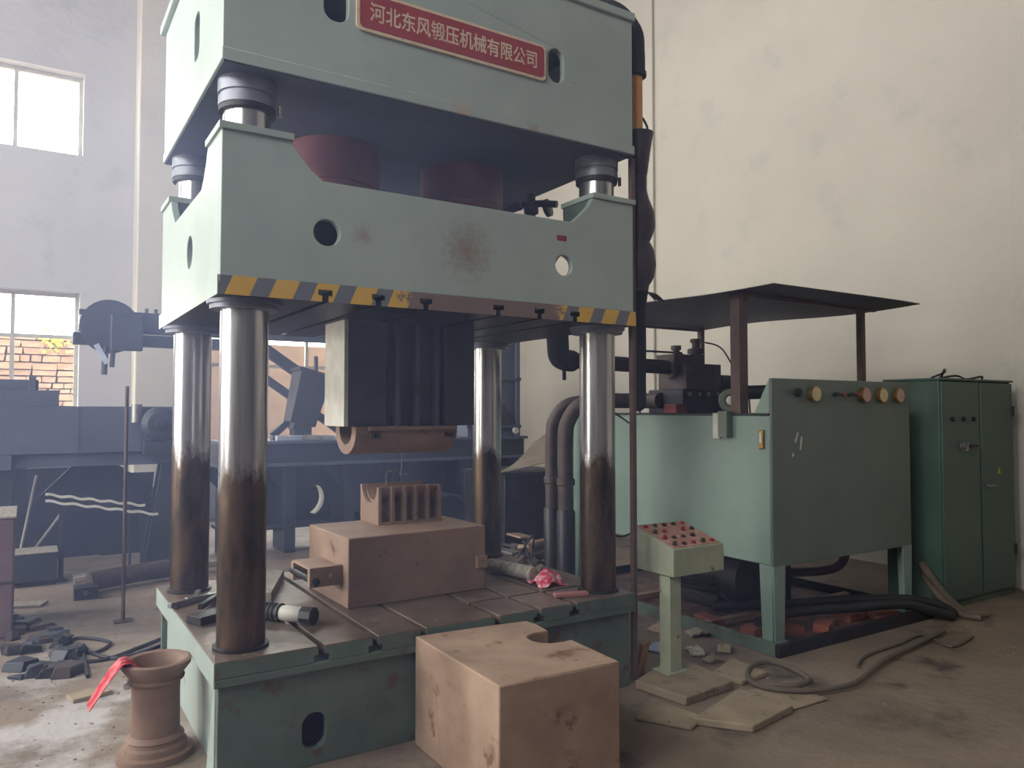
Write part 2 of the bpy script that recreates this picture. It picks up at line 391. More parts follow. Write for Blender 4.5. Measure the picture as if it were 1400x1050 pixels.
# ================================================================== THE SETTING
x0, x1, y0, y1, hh = ROOM['x0'], ROOM['x1'], ROOM['y0'], ROOM['y1'], ROOM['h']
struct('floor', G().box(x0-.3, y0-.3, -.25, x1+.3, y1+.3, 0), m_floor, 'rough dusty concrete floor of the hall')
struct('ceiling', G().box(x0-.3, y0-.3, hh, x1+.3, y1+.3, hh+.25), m_ceil)
struct('wall_right', G().box(x1, y0-.3, 0, x1+.3, y1+.3, hh), m_wall, 'pale plastered wall behind the oil tank')
struct('wall_back', G().prism(rect(x0-.3, 0, x1, hh), 'Y', y1, y1+.3, [rect(a, c, b, d) for a, b, c, d in BACK_OPEN]), m_wallb,
       'pale grey plastered wall with windows behind the press')
struct('wall_left', G().prism(rect(y0, 0, y1, hh), 'X', x0-.3, x0, [rect(a, c, b, d) for a, b, c, d in LEFT_OPEN]), m_wall)
struct('wall_front', G().prism(rect(x0-.3, 0, x1, hh), 'Y', y0-.3, y0, [rect(a, c, b, d) for a, b, c, d in FRONT_OPEN]), m_ceil)
struct('trim_1', G().box(1.24, y1-.5, 0, 1.95, y1, hh), m_wall, 'plastered pillar on the window wall', .02)
struct('trim_2', G().box(x1-.05, 8.12, 0, x1, 8.7, hh), m_wall, 'shallow plastered pillar on the right wall', .01)
struct('trim_3', G().box(x1-.06, 2.6, 0, x1, 3.4, hh), m_wall, 'shallow plastered pillar beside the electrical cabinet', .01)
def window(n, a0, a1, z0, z1, mull, trans, label):
    yy = y1 + .2; g = G(); b = .05
    g.box(a0, yy, z0, a1, yy+.06, z0+b).box(a0, yy, z1-b, a1, yy+.06, z1)
    g.box(a0, yy, z0+b, a0+b, yy+.06, z1-b).box(a1-b, yy, z0+b, a1, yy+.06, z1-b)
    o = struct('window_%d' % n, g, m_frame, label)
    xs = [a0+b] + mull + [a1-b]; zs = [z0+b] + trans + [z1-b]
    for m in mull: part('mullion', G().box(m-.025, yy+.005, z0+b, m+.025, yy+.055, z1-b), m_frame, o)
    for t in trans: part('transom', G().box(a0+b, yy+.01, t-.025, a1-b, yy+.05, t+.025), m_frame, o)
    for i in range(len(xs)-1):
        for j in range(len(zs)-1):
            part('pane', G().box(xs[i], yy+.028, zs[j], xs[i+1], yy+.034, zs[j+1]), m_glass, o)
    return o
window(1, *BACK_OPEN[0], [-.95, -.19], [], 'small high window with bright sky behind')
window(2, *BACK_OPEN[1], [-.95, -.17], [2.62], 'low window with a stone wall seen outside')
window(3, *BACK_OPEN[2], [3.04, 3.82], [2.3], 'low window seen between the press columns')
window(4, *BACK_OPEN[3], [3.04, 3.82], [], 'small high window behind the press')

# outside: ground and a rubble boundary wall seen through the low windows
struct('ground', G().box(-14, y1+.35, -.3, 16, 40, -.05), m_conc)
m_stone = mat('pale_wall_stone', (176, 144, 116), (158, 126, 100), 5, .3, .7, (190, 166, 142), 7, .55, .7, rough=.9, bump=.3)
m_mortar = mat('wall_mortar', (120, 96, 76), (104, 84, 66), 7, .3, .7, rough=.95, bump=.3)
bw = thing('boundary_wall', 'rough tan stone wall outside beyond the low windows', 'wall', (1.6, 14.35, -.05))
part('mortar', G().box(-2.6, 14.26, -.05, 6.2, 14.5, 2.82), m_mortar, bw)
stone_me = []
for k in range(6):
    g = G().rbox((0, 0, 0), (1, .1, 1))
    for i in range(8): g.v[i] += Vector((rnd.uniform(-.06, .06), rnd.uniform(-.012, .012), rnd.uniform(-.07, .07)))
    me = mesh_of('stone', g); me.materials.append(m_stone); stone_me.append(me)
z = .95
while z < 2.8:
    hgt = rnd.uniform(.075, .12); xx = -1.2
    while xx < 1.4:
        L = rnd.uniform(.14, .36)
        o = bpy.data.objects.new('stone', rnd.choice(stone_me)); COL.objects.link(o); o.parent = bw
        o.location = Vector((xx+L/2, 14.235, z+hgt/2)) - bw.location; o.scale = (L-.02, 1, hgt-.018); xx += L
    z += hgt
sh = thing('yellow_shrub', 'small yellow-green shrub growing on the stone wall outside', 'shrub', (.35, 14.2, 2.55))
g = G().tube([(.35, 14.24, 2.55), (.36, 14.18, 2.68), (.33, 14.16, 2.8)], .012, 6); part('stem', g, m_wood, sh)
g = G()
for i in range(60):
    c = Vector((.34+rnd.gauss(0, .09), 14.14+rnd.uniform(-.06, .05), 2.72+rnd.gauss(0, .09)))
    g.rbox(c, (.06, .004, .04), (rnd.uniform(-1, 1), rnd.uniform(-1, 1), rnd.uniform(0, 3)))
lf = part('foliage', g, m_yellow, sh); lf['kind'] = 'stuff'

# ================================================================== THE PRESS
PXL, PXR, PYF, PYB = .69, 3.02, 3.42, 5.09
pr = thing('hydraulic_press', 'tall green four-column hydraulic press with hazard stripes and a red sign', 'press', (1.855, 4.255, 0))
SLOTS = [1.15, 1.41, 1.66, 2.08, 2.34, 2.58]
# --- base frame under the table
bx0, bx1, by0, by1 = PXL+.02, PXR-.02, PYF+.03, PYB-.03
g = G().prism(rect(bx0, 0, bx1, .43), 'Y', by0, by0+.04, [rrect(1.075, .075, 1.185, .235, .05), rrect(2.55, .075, 2.66, .235, .05)])
base = part('base_frame', g, m_greenworn, pr, .004)
g = G().prism(rect(by0+.04, 0, by1-.04, .43), 'X', bx0+.03, bx0+.07); part('base_side', g, m_green, pr, .004)
part('base_side', G().box(bx1-.07, by0+.04, 0, bx1-.03, by1-.04, .43), m_greenworn, pr, .004)
part('base_back', G().box(bx0, by1-.04, 0, bx1, by1, .43), m_greenworn, pr, .004)
part('base_rib', G().prism([(by0+.04, 0), (by0+.2, 0), (by0+.06, .43), (by0+.04, .43)], 'X', bx0-.005, bx0+.028), m_green, pr, .004)
part('base_floor', G().box(bx0+.08, by0+.05, .0, bx1-.08, by1-.05, .02), m_darksteel, pr)
# --- table: solid slab with T-slotted plates on it
part('table_slab', G().box(PXL, PYF, .43, PXR, PYB, .468), m_greenworn, pr, .004)
edges = [PXL] + SLOTS + [PXR]
tp = []
for i in range(len(edges)-1):
    a, b = edges[i], edges[i+1]
    la, lb = (a if i == 0 else a+.036), (b if i == len(edges)-2 else b-.036)
    ua, ub = (a if i == 0 else a+.015), (b if i == len(edges)-2 else b-.015)
    cuts = [PYF, 3.74, PYB] if a >= 2.0 else [PYF, PYB]
    for j in range(len(cuts)-1):
        c, d = cuts[j] + (.012 if j else 0), cuts[j+1] - (.012 if j < len(cuts)-2 else 0)
        g = G().box(la, c, .468, lb, d, .5).box(ua, c, .5, ub, d, .54)
        tp.append(part('table_plate', g, m_table, pr, .003))
for i in range(len(edges)-1):
    a, b = edges[i], edges[i+1]; k0, k1 = i == 0, i == len(edges)-2
    la, lb, ua, ub = (a if k0 else a+.036), (b if k1 else b-.036), (a if k0 else a+.015), (b if k1 else b-.015)
    part('painted_edge', G().prism([(la, .47), (lb, .47), (lb, .5), (ub, .502), (ub, .534), (ua, .534), (ua, .502), (la, .5)], 'Y', PYF-.003, PYF), m_greenworn, pr)
part('painted_edge', G().box(PXL-.003, PYF, .432, PXL, PYB, .534), m_green, pr)
part('table_front_strip', G().box(PXL, PYF-.006, .435, PXR, PYF, .466), m_greenworn, pr, .002)

# --- four columns with sleeves and collars
CX4 = [(.84, 3.61), (2.89, 3.6), (.84, 4.9), (2.89, 4.9)]
for cx, cy in CX4:
    c = part('column', G().lathe([(.106, .54), (.106, 3.13)], (cx, cy, 0), 40), m_col, pr)
    s = G().lathe([(.128, 2.992), (.128, 3.034), (.122, 3.038), (.122, 3.046), (.13, 3.05), (.13, 3.13)], (cx, cy, 0), 40)
    part('sleeve', s, m_sleeve, c)
    part('seal_ring', G().lathe([(.112, 2.968), (.125, 2.968), (.125, 2.992), (.112, 2.992)], (cx, cy, 0), 36), m_black, c)
    cl = G().lathe([(.107, 2.06), (.152, 2.06), (.152, 2.08), (.165, 2.082), (.165, 2.1), (.107, 2.1)], (cx, cy, 0), 36)
    part('collar', cl, m_sleeve, c)
    part('foot_ring', G().lathe([(.106, .54), (.122, .54), (.122, .552), (.106, .556)], (cx, cy, 0), 36), m_darksteel, c)
    part('bolt', G().cyl((cx+.137, cy-.05, 2.97), (cx+.137, cy-.05, 3.02), .012, n=8), m_steel, c)

# --- crown
Z0, Z1 = 3.124, 3.925
ZF, ZBk = Z0, Z1
g = G().prism(rect(PXL, Z0, PXR, Z1), 'Y', PYF, PYF+.04, [rrect(1.135, 3.425, 1.255, 3.61, .055, 6), rrect(2.41, 3.43, 2.515, 3.62, .05, 6)])
crown = part('crown', g, m_green, pr, .004)
g = G().prism(rect(PYF+.04, Z0, PYB-.06, Z1), 'X', PXL, PXL+.04, [rrect(3.97, 3.36, 4.12, 3.6, .06, 6)]); part('crown_side', g, m_green, crown, .004)
part('crown_side', G().box(PXR-.04, PYF+.04, Z0, PXR, PYB-.06, Z1), m_green, crown, .004)
part('crown_back', G().box(PXL, PYB-.06, Z0, PXR, PYB-.02, Z1), m_green, crown, .004)
g = G().box(PXL-.006, PYF-.014, Z0-.005, PXR+.006, PYB-.01, Z0+.05); part('crown_bottom_plate', g, m_green, crown, .005)
part('crown_shade_sheet', G().box(PXL+.004, PYF-.004, Z0-.011, PXR-.004, PYB-.02, Z0-.005), m_bg, crown)  # thin darker sheet, paints in the shade below the crown
part('crown_top_plate', G().box(PXL-.03, PYF-.02, Z1, PXR+.01, PYB+.02, Z1+.05), m_green, crown, .005)
# --- red name board with the maker's name
NX0, NX1, NZ0, NZ1 = 1.29, 2.385, 3.412, 3.612
np_ = part('name_board', G().prism(rrect(NX0, NZ0, NX1, NZ1, .03), 'Y', PYF-.014, PYF), m_cream, pr, .002, 'red name board with cream border and Chinese lettering')
part('red_field', G().prism(rrect(NX0+.016, NZ0+.016, NX1-.016, NZ1-.016, .022), 'Y', PYF-.0165, PYF-.014), m_redp, np_)
fc = bpy.data.curves.new('lettering', 'FONT'); fc.body = '河北东风锻压机械有限公司'
fc.size = .1; fc.extrude = .0008; fc.align_x = 'CENTER'; fc.align_y = 'CENTER'; fc.resolution_u = 3; fc.offset = .0012
fo = bpy.data.objects.new('lettering_curve', fc); COL.objects.link(fo)
bpy.context.view_layer.update()
dg = bpy.context.evaluated_depsgraph_get()
tm = bpy.data.meshes.new_from_object(fo.evaluated_get(dg)); tm.name = 'lettering'
bpy.data.objects.remove(fo); bpy.data.curves.remove(fc)
xs = [v.co.x for v in tm.vertices]; zs = [v.co.y for v in tm.vertices]
if xs:
    sx = (NX1-NX0-.13)/(max(xs)-min(xs)); sz = .098/(max(zs)-min(zs)); mx, mz = (max(xs)+min(xs))/2, (max(zs)+min(zs))/2
    ctr = Vector(((NX0+NX1)/2, PYF-.0172, (NZ0+NZ1)/2)) - wloc(np_)
    for v in tm.vertices: v.co = Vector(((v.co.x-mx)*sx, -v.co.z*.5, (v.co.y-mz)*sz)) + ctr
tm.materials.clear(); tm.materials.append(m_cream)
lo = bpy.data.objects.new('lettering', tm); COL.objects.link(lo); lo.parent = np_

# --- slide (moving beam): corner towers, low middle
ST, SL, SB = 2.82, 2.66, 2.185
def arc_up(xa, za, xb, zb, n=6):          # concave shoulder between tower and low middle
    return [(xa+(xb-xa)*math.sin(R(90)*i/n)**1.2, za+(zb-za)*(1-math.cos(R(90)*i/n))**.9) for i in range(n+1)]
def profile(a, b, t):
    o = [(a, SB), (b, SB), (b, ST)] + [(b-t, ST)]
    o += [(b-t-.03, ST-.05), (b-t-.09, SL+.05), (b-t-.15, SL)]
    o += [(a+t+.15, SL), (a+t+.09, SL+.045), (a+t+.04, ST-.06), (a+t, ST)] + [(a, ST)]
    return o
g = G().prism(profile(PXL, PXR, .3), 'Y', PYF, PYF+.04, [circ(1.159, 2.423, .062), circ(2.513, 2.41, .058)])
slide = part('slide', g, m_green, pr, .004)
part('slide_back', G().prism(profile(PXL, PXR, .3), 'Y', PYB-.04, PYB, [circ(1.3, 2.42, .062)]), m_green, slide, .004)
part('slide_side', G().prism(profile(PYF+.04, PYB-.04, .26), 'X', PXL, PXL+.04, [circ(4.161, 2.408, .085)]), m_green, slide, .004)
part('slide_side', G().prism(profile(PYF+.04, PYB-.04, .26), 'X', PXR-.04, PXR, [circ(4.08, 2.562, .14, .088)]), m_green, slide, .004)
part('slide_deck', G().box(PXL+.04, PYF+.04, 2.6, 2.1, PYB-.04, 2.63), m_green, slide)
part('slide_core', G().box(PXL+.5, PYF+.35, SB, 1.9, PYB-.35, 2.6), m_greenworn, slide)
for cx, cy in CX4:
    xa, xb = (PXL-.012, PXL+.31) if cx < 1.5 else (PXR-.31, PXR+.012)
    ya, yb = (PYF-.014, PYF+.3) if cy < 4 else (PYB-.3, PYB+.014)
    h = circ(cx, cy, .109, n=28)
    part('tower_cap', G().prism(rect(xa, ya, xb, yb), 'Z', ST, ST+.03, [h]), m_green, slide, .003)
for cx, cy in CX4:
    sx_, sy_ = (1 if cx < 1.5 else -1), (1 if cy < 4 else -1)
    ex, ey = (PXL if sx_ > 0 else PXR), (PYF if sy_ > 0 else PYB)
    xi, yi = ex+sx_*.3, ey+sy_*.29
    g = G().box(min(xi, xi-sx_*.02), min(ey+sy_*.04, yi), SL-.03, max(xi, xi-sx_*.02), max(ey+sy_*.04, yi), ST)
    g.box(min(ex+sx_*.04, xi-sx_*.02), min(yi, yi-sy_*.02), SL-.03, max(ex+sx_*.04, xi-sx_*.02), max(yi, yi-sy_*.02), ST)
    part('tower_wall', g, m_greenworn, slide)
# bottom plate with T-slots open below; hazard stripes on its front edge
g = G().box(PXL-.008, PYF-.01, 2.155, PXR+.008, PYB+.01, SB); part('slide_bottom_plate', g, m_green, slide, .003)
ed = [PXL-.008] + SLOTS + [PXR+.008]
for i in range(len(ed)-1):
    a, b = ed[i], ed[i+1]
    la, lb = (a if i == 0 else a+.034), (b if i == len(ed)-2 else b-.034)
    ua, ub = (a if i == 0 else a+.015), (b if i == len(ed)-2 else b-.015)
    part('clamp_plate', G().box(la, PYF-.01, 2.128, lb, PYB+.01, 2.155).box(ua, PYF-.01, 2.1, ub, PYB+.01, 2.128), m_darksteel, slide, .002)  # dark steel colour also paints in the shade under the slide
    h = G().prism([(ua, 2.1), (ub, 2.1), (ub, 2.126), (lb, 2.13), (lb, 2.155), (la, 2.155), (la, 2.13), (ua, 2.126)], 'Y', PYF-.0135, PYF-.0104)
    part('hazard_strip', h, m_haz, slide)
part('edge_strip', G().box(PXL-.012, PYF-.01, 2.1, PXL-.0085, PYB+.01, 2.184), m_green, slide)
part('hazard_strip', G().box(PXL+.0, PYF-.0135, 2.155, PXR+.006, PYF-.0104, 2.183), m_haz, slide)
# paint lost on the slide: small marks
part('paint_mark', G().box(2.465, PYF-.002, 2.545, 2.53, PYF, 2.575), m_redtag, slide, label='small dark red paint patch')
# --- rams
for cx in (1.49, 2.33):
    r = part('ram', G().lathe([(.2, SL-.05), (.2, 2.79), (.262, 2.792), (.262, 2.868), (.255, 2.872), (.255, 2.88), (.262, 2.884), (.262, 3.118)], (cx, 4.27, 0), 48), m_ram, pr)
    part('ram_rod_seal', G().lathe([(.2, 2.77), (.225, 2.77), (.225, 2.79), (.2, 2.79)], (cx, 4.27, 0), 40), m_black, r)
# --- limit-switch rail down the right-hand side
rl = part('limit_switch_rail', G().box(3.045, 3.46, .02, 3.075, 3.49, 3.12).box(3.075, 3.482, .02, 3.095, 3.49, 3.12), m_post, pr, .002)
part('rail_bracket', G().box(3.02, 3.465, 2.62, 3.045, 3.485, 2.68), m_post, rl)
part('rail_bracket', G().box(3.02, 3.465, 3.12, 3.06, 3.485, 3.18), m_post, rl)
# --- pipes on the slide behind the right-hand ram
vp = thing('slide_pipework', 'dark pipe fittings on the slide behind the right ram', 'pipe fittings', (2.8, 4.3, 2.63))
part('pipe', G().tube([(2.62, 4.5, 2.96), (2.75, 4.4, 2.99), (2.88, 4.25, 3.0), (2.97, 4.12, 2.98)], .024, 10), m_darksteel, vp)
part('valve', G().lathe([(.03, 2.63), (.03, 2.93), (.05, 2.94), (.05, 3.0), (.03, 3.01), (.03, 3.07)], (2.87, 4.28, 0), 14), m_rustdark, vp)
part('elbow', G().tube([(2.72, 4.4, 2.63), (2.72, 4.4, 2.88), (2.74, 4.38, 2.96), (2.8, 4.3, 2.99)], .032, 10), m_darksteel, vp)
part('wheel', G().lathe([(.02, -.02), (.06, -.015), (.06, .015), (.02, .02)], (2.95, 4.2, 2.97), 18, (.5, -.8, .2)), m_darksteel, vp)
part('support', G().box(2.1, 4.2, 2.6, 2.98, 4.5, 2.63), m_darksteel, vp)

# ================================================================== DIES
ud = thing('upper_die', 'grey box-shaped upper die bolted under the slide', 'die', (1.87, 4.15, 1.51))
DX0, DX1, DY0, DY1, DZ0, DZ1 = 1.47, 2.27, 4.0, 4.32, 1.515, 2.1
m_die = mat('shaded_die_steel', (66, 68, 80), (50, 52, 62), 4, .35, .7, rough=.5, metal=.3, bump=.06)  # dark tone has the shade on the die front painted in
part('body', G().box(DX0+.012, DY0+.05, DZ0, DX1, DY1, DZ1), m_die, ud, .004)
part('lit_side_plate', G().box(DX0-.012, DY0, DZ0, DX0+.012, DY1, DZ1), m_white, ud, .002, 'side plate with the light on it painted in pale')  # pale colour stands for light falling on the left face
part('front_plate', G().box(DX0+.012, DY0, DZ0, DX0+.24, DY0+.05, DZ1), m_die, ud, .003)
for cx in (1.775, 1.895, 2.02):
    part('rib', G().box(cx-.014, DY0-.005, DZ0, cx+.014, DY0+.05, DZ1), m_bg, ud, .003)
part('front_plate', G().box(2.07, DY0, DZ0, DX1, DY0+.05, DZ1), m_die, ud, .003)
pn = thing('half_round_punch', 'brown half-round punch hanging under the grey upper die', 'punch', (1.84, 4.16, 1.35))
UO = [(4.01, 1.515)] + [(4.17-.16*math.cos(R(180*i/20)), 1.49-.135*math.sin(R(180*i/20))) for i in range(21)] + [(4.33, 1.515)]
UI = [(4.17+.095*math.cos(R(180*i/14)), 1.487-.075*math.sin(R(180*i/14))) for i in range(15)]
part('shell', G().prism(UO + [(4.265, 1.515)] + UI + [(4.075, 1.515)], 'X', 1.53, 2.16), m_rustdie, pn, .003)
part('lip', G().box(1.6, 3.985, 1.492, 2.14, 4.02, 1.515), m_rustdie, pn, .002)
for cx in (1.64, 2.1):
    part('clamp', G().box(cx-.02, 3.97, 1.45, cx+.02, 4.02, 1.475), m_darksteel, pn, .002)
lb_ = thing('lower_die_block', 'brown steel die block standing on the press table', 'die block', (1.9, 4.28, .54), R(1.5))
part('block', G().box(-.435, -.31, 0, .43, .31, .376), m_rustdie, lb_, .006, local=True)
part('lug', G().box(-.62, -.235, .12, -.435, -.2, .225), m_rustdie, lb_, .003, local=True)
part('lug', G().box(-.6, .1, .1, -.435, .135, .205), m_rustdie, lb_, .003, local=True)
part('lug_pin', G().cyl((-.585, -.24, .15), (-.585, .15, .15), .022, n=12), m_darksteel, lb_, local=True)
part('lug_cap', G().box(-.6, -.2, .2, -.44, .1, .215), m_rustdie, lb_, .002, local=True)
part('bolt', G().cyl((-.5, -.262, .175), (-.5, -.2, .175), .016, n=6), m_steel, lb_, local=True)
part('lug', G().box(.36, -.335, .13, .43, -.31, .2), m_rustdie, lb_, .003, local=True)
vd = thing('trough_die', 'ribbed rusty trough die standing on the brown die block', 'die', (2.0, 4.45, .916))
part('base_plate', G().box(1.79, 4.31, .916, 2.22, 4.6, .93), m_rustdie, vd, .002)
cut = [(4.31, .93), (4.6, .93), (4.6, 1.14)] + [(4.455+.12*math.cos(R(180*i/12)), 1.14-.1*math.sin(R(180*i/12))) for i in range(13)] + [(4.31, 1.14)]
for i, cx in enumerate((1.8, 1.885, 1.965, 2.04, 2.12, 2.2)):
    part('rib', G().prism(cut, 'X', cx-.011, cx+.011), m_rustdie, vd, .002)
part('trough', G().prism([(4.575+.0*i, 1.14) for i in range(1)] + [(4.455+.12*math.cos(R(180*i/12)), 1.139-.1*math.sin(R(180*i/12))) for i in range(13)] + [(4.455-.112*math.cos(R(180*i/12)), 1.145-.09*math.sin(R(180*i/12))) for i in range(13)], 'X', 1.815, 2.19), m_rustdie, vd)
wr_ = solo('bent_wire', G().tube([(1.86, 4.36, 1.14), (1.86, 4.36, 1.22), (1.87, 4.37, 1.23), (1.97, 4.4, 1.235), (1.97, 4.4, 1.2), (2.02, 4.4, 1.21)], .004, 6, smooth=False).cyl((1.98, 4.4, 1.235), (1.98, 4.4, 1.34), .003, n=6),
     m_steel, 'thin bent wire standing on the ribbed trough die', 'wire')

# ================================================================== THINGS AT THE FRONT
pts = [(1.607, 3.405), (1.597, 2.614), (2.192, 2.581), (2.208, 2.961)]
pts += [(2.13-.085*math.cos(R(a)), 3.05-.087*math.sin(R(a))) for a in range(60, -91, -15)][:0]
pts += [(2.15, 2.955), (2.1, 2.965), (2.063, 2.995), (2.045, 3.04), (2.05, 3.09), (2.075, 3.122), (2.11, 3.138), (2.205, 3.136), (2.222, 3.262), (2.212, 3.345), (2.0, 3.375)]
solo('iron_block', G().prism(pts, 'Z', 0, .515), m_rust, 'big rusty iron block with a round notch, on the floor before the press', 'iron block', bev=.008, base=(1.9, 3.0, 0))

pc = (.538, 3.95, 0)
pot = thing('flanged_pot', 'rusty flanged cast-iron pot standing on the floor beside the press base', 'pot', pc)
prof = [(.165, 0), (.165, .03), (.14, .036), (.137, .062), (.122, .07), (.12, .085), (.126, .092), (.122, .1), (.106, .112), (.104, .3), (.106, .345), (.122, .352),
        (.124, .362), (.114, .366), (.128, .39), (.15, .418), (.152, .44), (.138, .446), (.118, .44), (.11, .42), (.098, .38), (.096, .12), (.0001, .11)]
part('body', G().lathe(prof, pc, 44), m_pot, pot)
part('knob', G().lathe([(.004, 0), (.014, .004), (.018, .015), (.014, .027), (.004, .03)], (pc[0]-.125, pc[1]-.04, .335), 12), m_white, pot)
def cloth(u, v):
    w_ = .15*(1-.3*u) if u > .3 else .12; fold = .010*math.sin(v*15+u*3)
    y = pc[1]-.01-.09*max(u-.3, 0)+w_*(v-.5)
    if u < .3: x, zz = pc[0]-.05-.25*u, .459-(.3-u)*.28
    else: x, zz = pc[0]-.125-.22*(u-.3), .459-.30*max(u-.42, 0)**1.2-.01*(u-.3)
    return (x+fold*.6, y, zz+fold*.4)
solo('red_cloth', G().sheet(cloth, 14, 12, .003), m_redcloth, 'red rag hanging over the rim of the rusty pot', 'cloth')

# ---- loose things on the press table
a, b = Vector((1.0, 4.04, .586)), Vector((1.23, 3.75, .586)); d = (b-a).normalized()
tr = thing('tool_roll', 'black tool with a white wrapped end lying on the press table', 'tool', (1.1, 3.9, .54))
g = G().lathe([(.046, 0)] + [(.046 if k % 2 else .04, .012*k+.004) for k in range(1, 14)] + [(.046, .17)], a, 20, d)
part('grip', g, m_black, tr)
part('wrapped_sleeve', G().lathe([(.036, .17), (.038, .18), (.038, .29), (.035, .295)], a, 20, d), m_white, tr)
part('end_cap', G().lathe([(.044, .295), (.045, .36), (.038, .366)], a, 8, d), m_darksteel, tr)
solo('timber_offcut', G().rbox((1.235, 4.62, .57), (.1, .62, .058), (0, 0, R(-22))), m_wood, 'grey weathered timber lying on the table behind the near column', 'timber', bev=.004)
solo('steel_slab', G().rbox((.79, 4.12, .562), (.15, .12, .042), (0, 0, R(25))), m_darksteel, 'small dark steel slab on the table edge left of the near column', 'steel slab', bev=.004)
solo('flat_bar', G().rbox((2.66, 3.56, .551), (.2, .055, .02), (0, 0, R(-18))), mat('red_oxide', (168, 110, 104), (146, 92, 88), 9, .3, .7, rough=.7), 'short pinkish red flat bar on the table by the right column', 'steel bar', bev=.003)
def rag(u, v):
    p = Vector(((u-.5)*.2, (v-.5)*.17, 0)); q = p*9
    h = .09*max(0, 1-(p.x/.11)**2-(p.y/.095)**2) + .03*noise.noise(q*1.7+Vector((3, 1, 7)))
    p += Vector((noise.noise(q+Vector((1, 5, 2))), noise.noise(q+Vector((8, 2, 4))), 0))*.025
    return (2.72+p.x, 3.88+p.y, .545+max(h, 0.0))
solo('pink_rag', G().sheet(rag, 18, 18, .003), m_pink, 'crumpled pink and white rag on the press table', 'rag', ang=60)
solo('paper_roll', G().tube([(2.6, 4.36, .585), (2.64, 4.2, .588), (2.69, 3.99, .585)], .044, 14), m_paper, 'grey paper roll lying on the table beside the pink rag', 'paper roll')
for i, (x, y, l, az, hgt) in enumerate([(2.78, 4.1, .2, 30, .03), (2.62, 4.55, .22, -40, .02), (2.85, 4.3, .2, 70, .02), (2.5, 4.62, .25, 10, .03)]):
    def leaf(u, v, x=x, y=y, l=l, az=az, i=i):
        p = Vector(((u-.5)*l, (v-.5)*l*.55, .545 + .05*math.sin(u*math.pi)*(1+.4*math.sin(v*8+i)) + .012*math.sin(u*22+i)))
        c, s = math.cos(R(az)), math.sin(R(az)); return (x+p.x*c-p.y*s, y+p.x*s+p.y*c, p.z)
    solo('crumpled_card', G().sheet(leaf, 16, 6, .004), [m_wood, m_paper, m_rustdark, m_conc][i],
         ['tan crumpled card on the table behind the pink rag', 'pale crumpled card on the table by the rear column', 'dark crumpled card beside the right front column', 'dusty crumpled card beside the die block'][i], 'card')
for i, (x, y, l, az) in enumerate([(.79, 4.55, .3, 35), (.86, 4.42, .26, 60), (.93, 4.6, .36, 20), (1.0, 4.42, .3, 48), (.84, 4.66, .2, 75)]):
    solo('scrap_rod', G().rbox((x, y, .556+.012*(i % 2)), (l, .03, .03), (0, R(2), R(az))), m_darksteel if i % 2 else m_steel,
         ('dark' if i % 2 else 'bright grey') + ' short scrap rod in the pile between the left columns', 'scrap rod', 'scrap rods on the press table', .003)

# ================================================================== WRAPPED HOSE BESIDE THE CROWN
hs = thing('wrapped_hose', 'vertical hose wrapped in black cloth with an orange length, beside the crown', 'hose', (3.2, 3.6, 0))
HX, HY = 3.14, 3.53
part('upper_wrap', G().tube([(2.5, 4.1, 4.04), (2.78, 3.85, 4.12), (3.02, 3.64, 4.1), (HX-.01, HY+.02, 3.96), (HX, HY, 3.8), (HX, HY, 3.67)], .062, 18, 8), m_wrap, hs)
part('wrap_cuff', G().lathe([(.058, 3.655), (.07, 3.66), (.07, 3.69), (.06, 3.7)], (HX, HY, 0), 18), m_wrap, hs)
part('orange_tube', G().lathe([(.046, 3.28), (.046, 3.67)], (HX, HY, 0), 22), m_orange, hs)
g = G().lathe([(.05, 3.06), (.058, 3.12), (.072, 3.22), (.086, 3.3), (.09, 3.315), (.07, 3.315), (.047, 3.3)], (HX+.03, HY, 0), 18)
part('torn_cuff', g, m_bag, hs)
pp = [(HX+.035, HY+.01, z_) for z_ in (3.12, 3.04, 2.96, 2.9, 2.82, 2.74, 2.68, 2.64, 2.58, 2.5, 2.43, 2.38, 2.34)]
rr = [.058, .05, .05, .062, .088, .092, .075, .062, .086, .096, .084, .06, .05]
part('billowing_wrap', G().tube([(p[0]+.25*(r-.05), p[1], p[2]) for p, r in zip(pp, rr)], .07, 18, 4, rad=rr), m_bag, hs)
part('loose_flap', G().sheet(lambda u, v: (HX+.08+.14*u, HY-.02+.1*v, 2.33+.02*math.sin(u*3)+.03*v-.05*u), 6, 4, .004), m_bag, hs)
part('lower_wrap', G().tube([(HX+.05, HY+.02, 2.38), (3.28, 3.68, 2.24), (3.5, 3.925, 2.06), (3.86, 4.33, 1.83), (4.12, 4.62, 1.72), (4.3, 4.82, 1.665)], .058, 14, 6, rad=[.056, .056, .06, .064, .068, .07]), m_wrap, hs)
part('wire_tail', G().tube([(HX+.06, HY, 3.42), (HX+.09, HY-.01, 3.36), (HX+.085, HY-.01, 3.28)], .008, 6), m_black, hs)

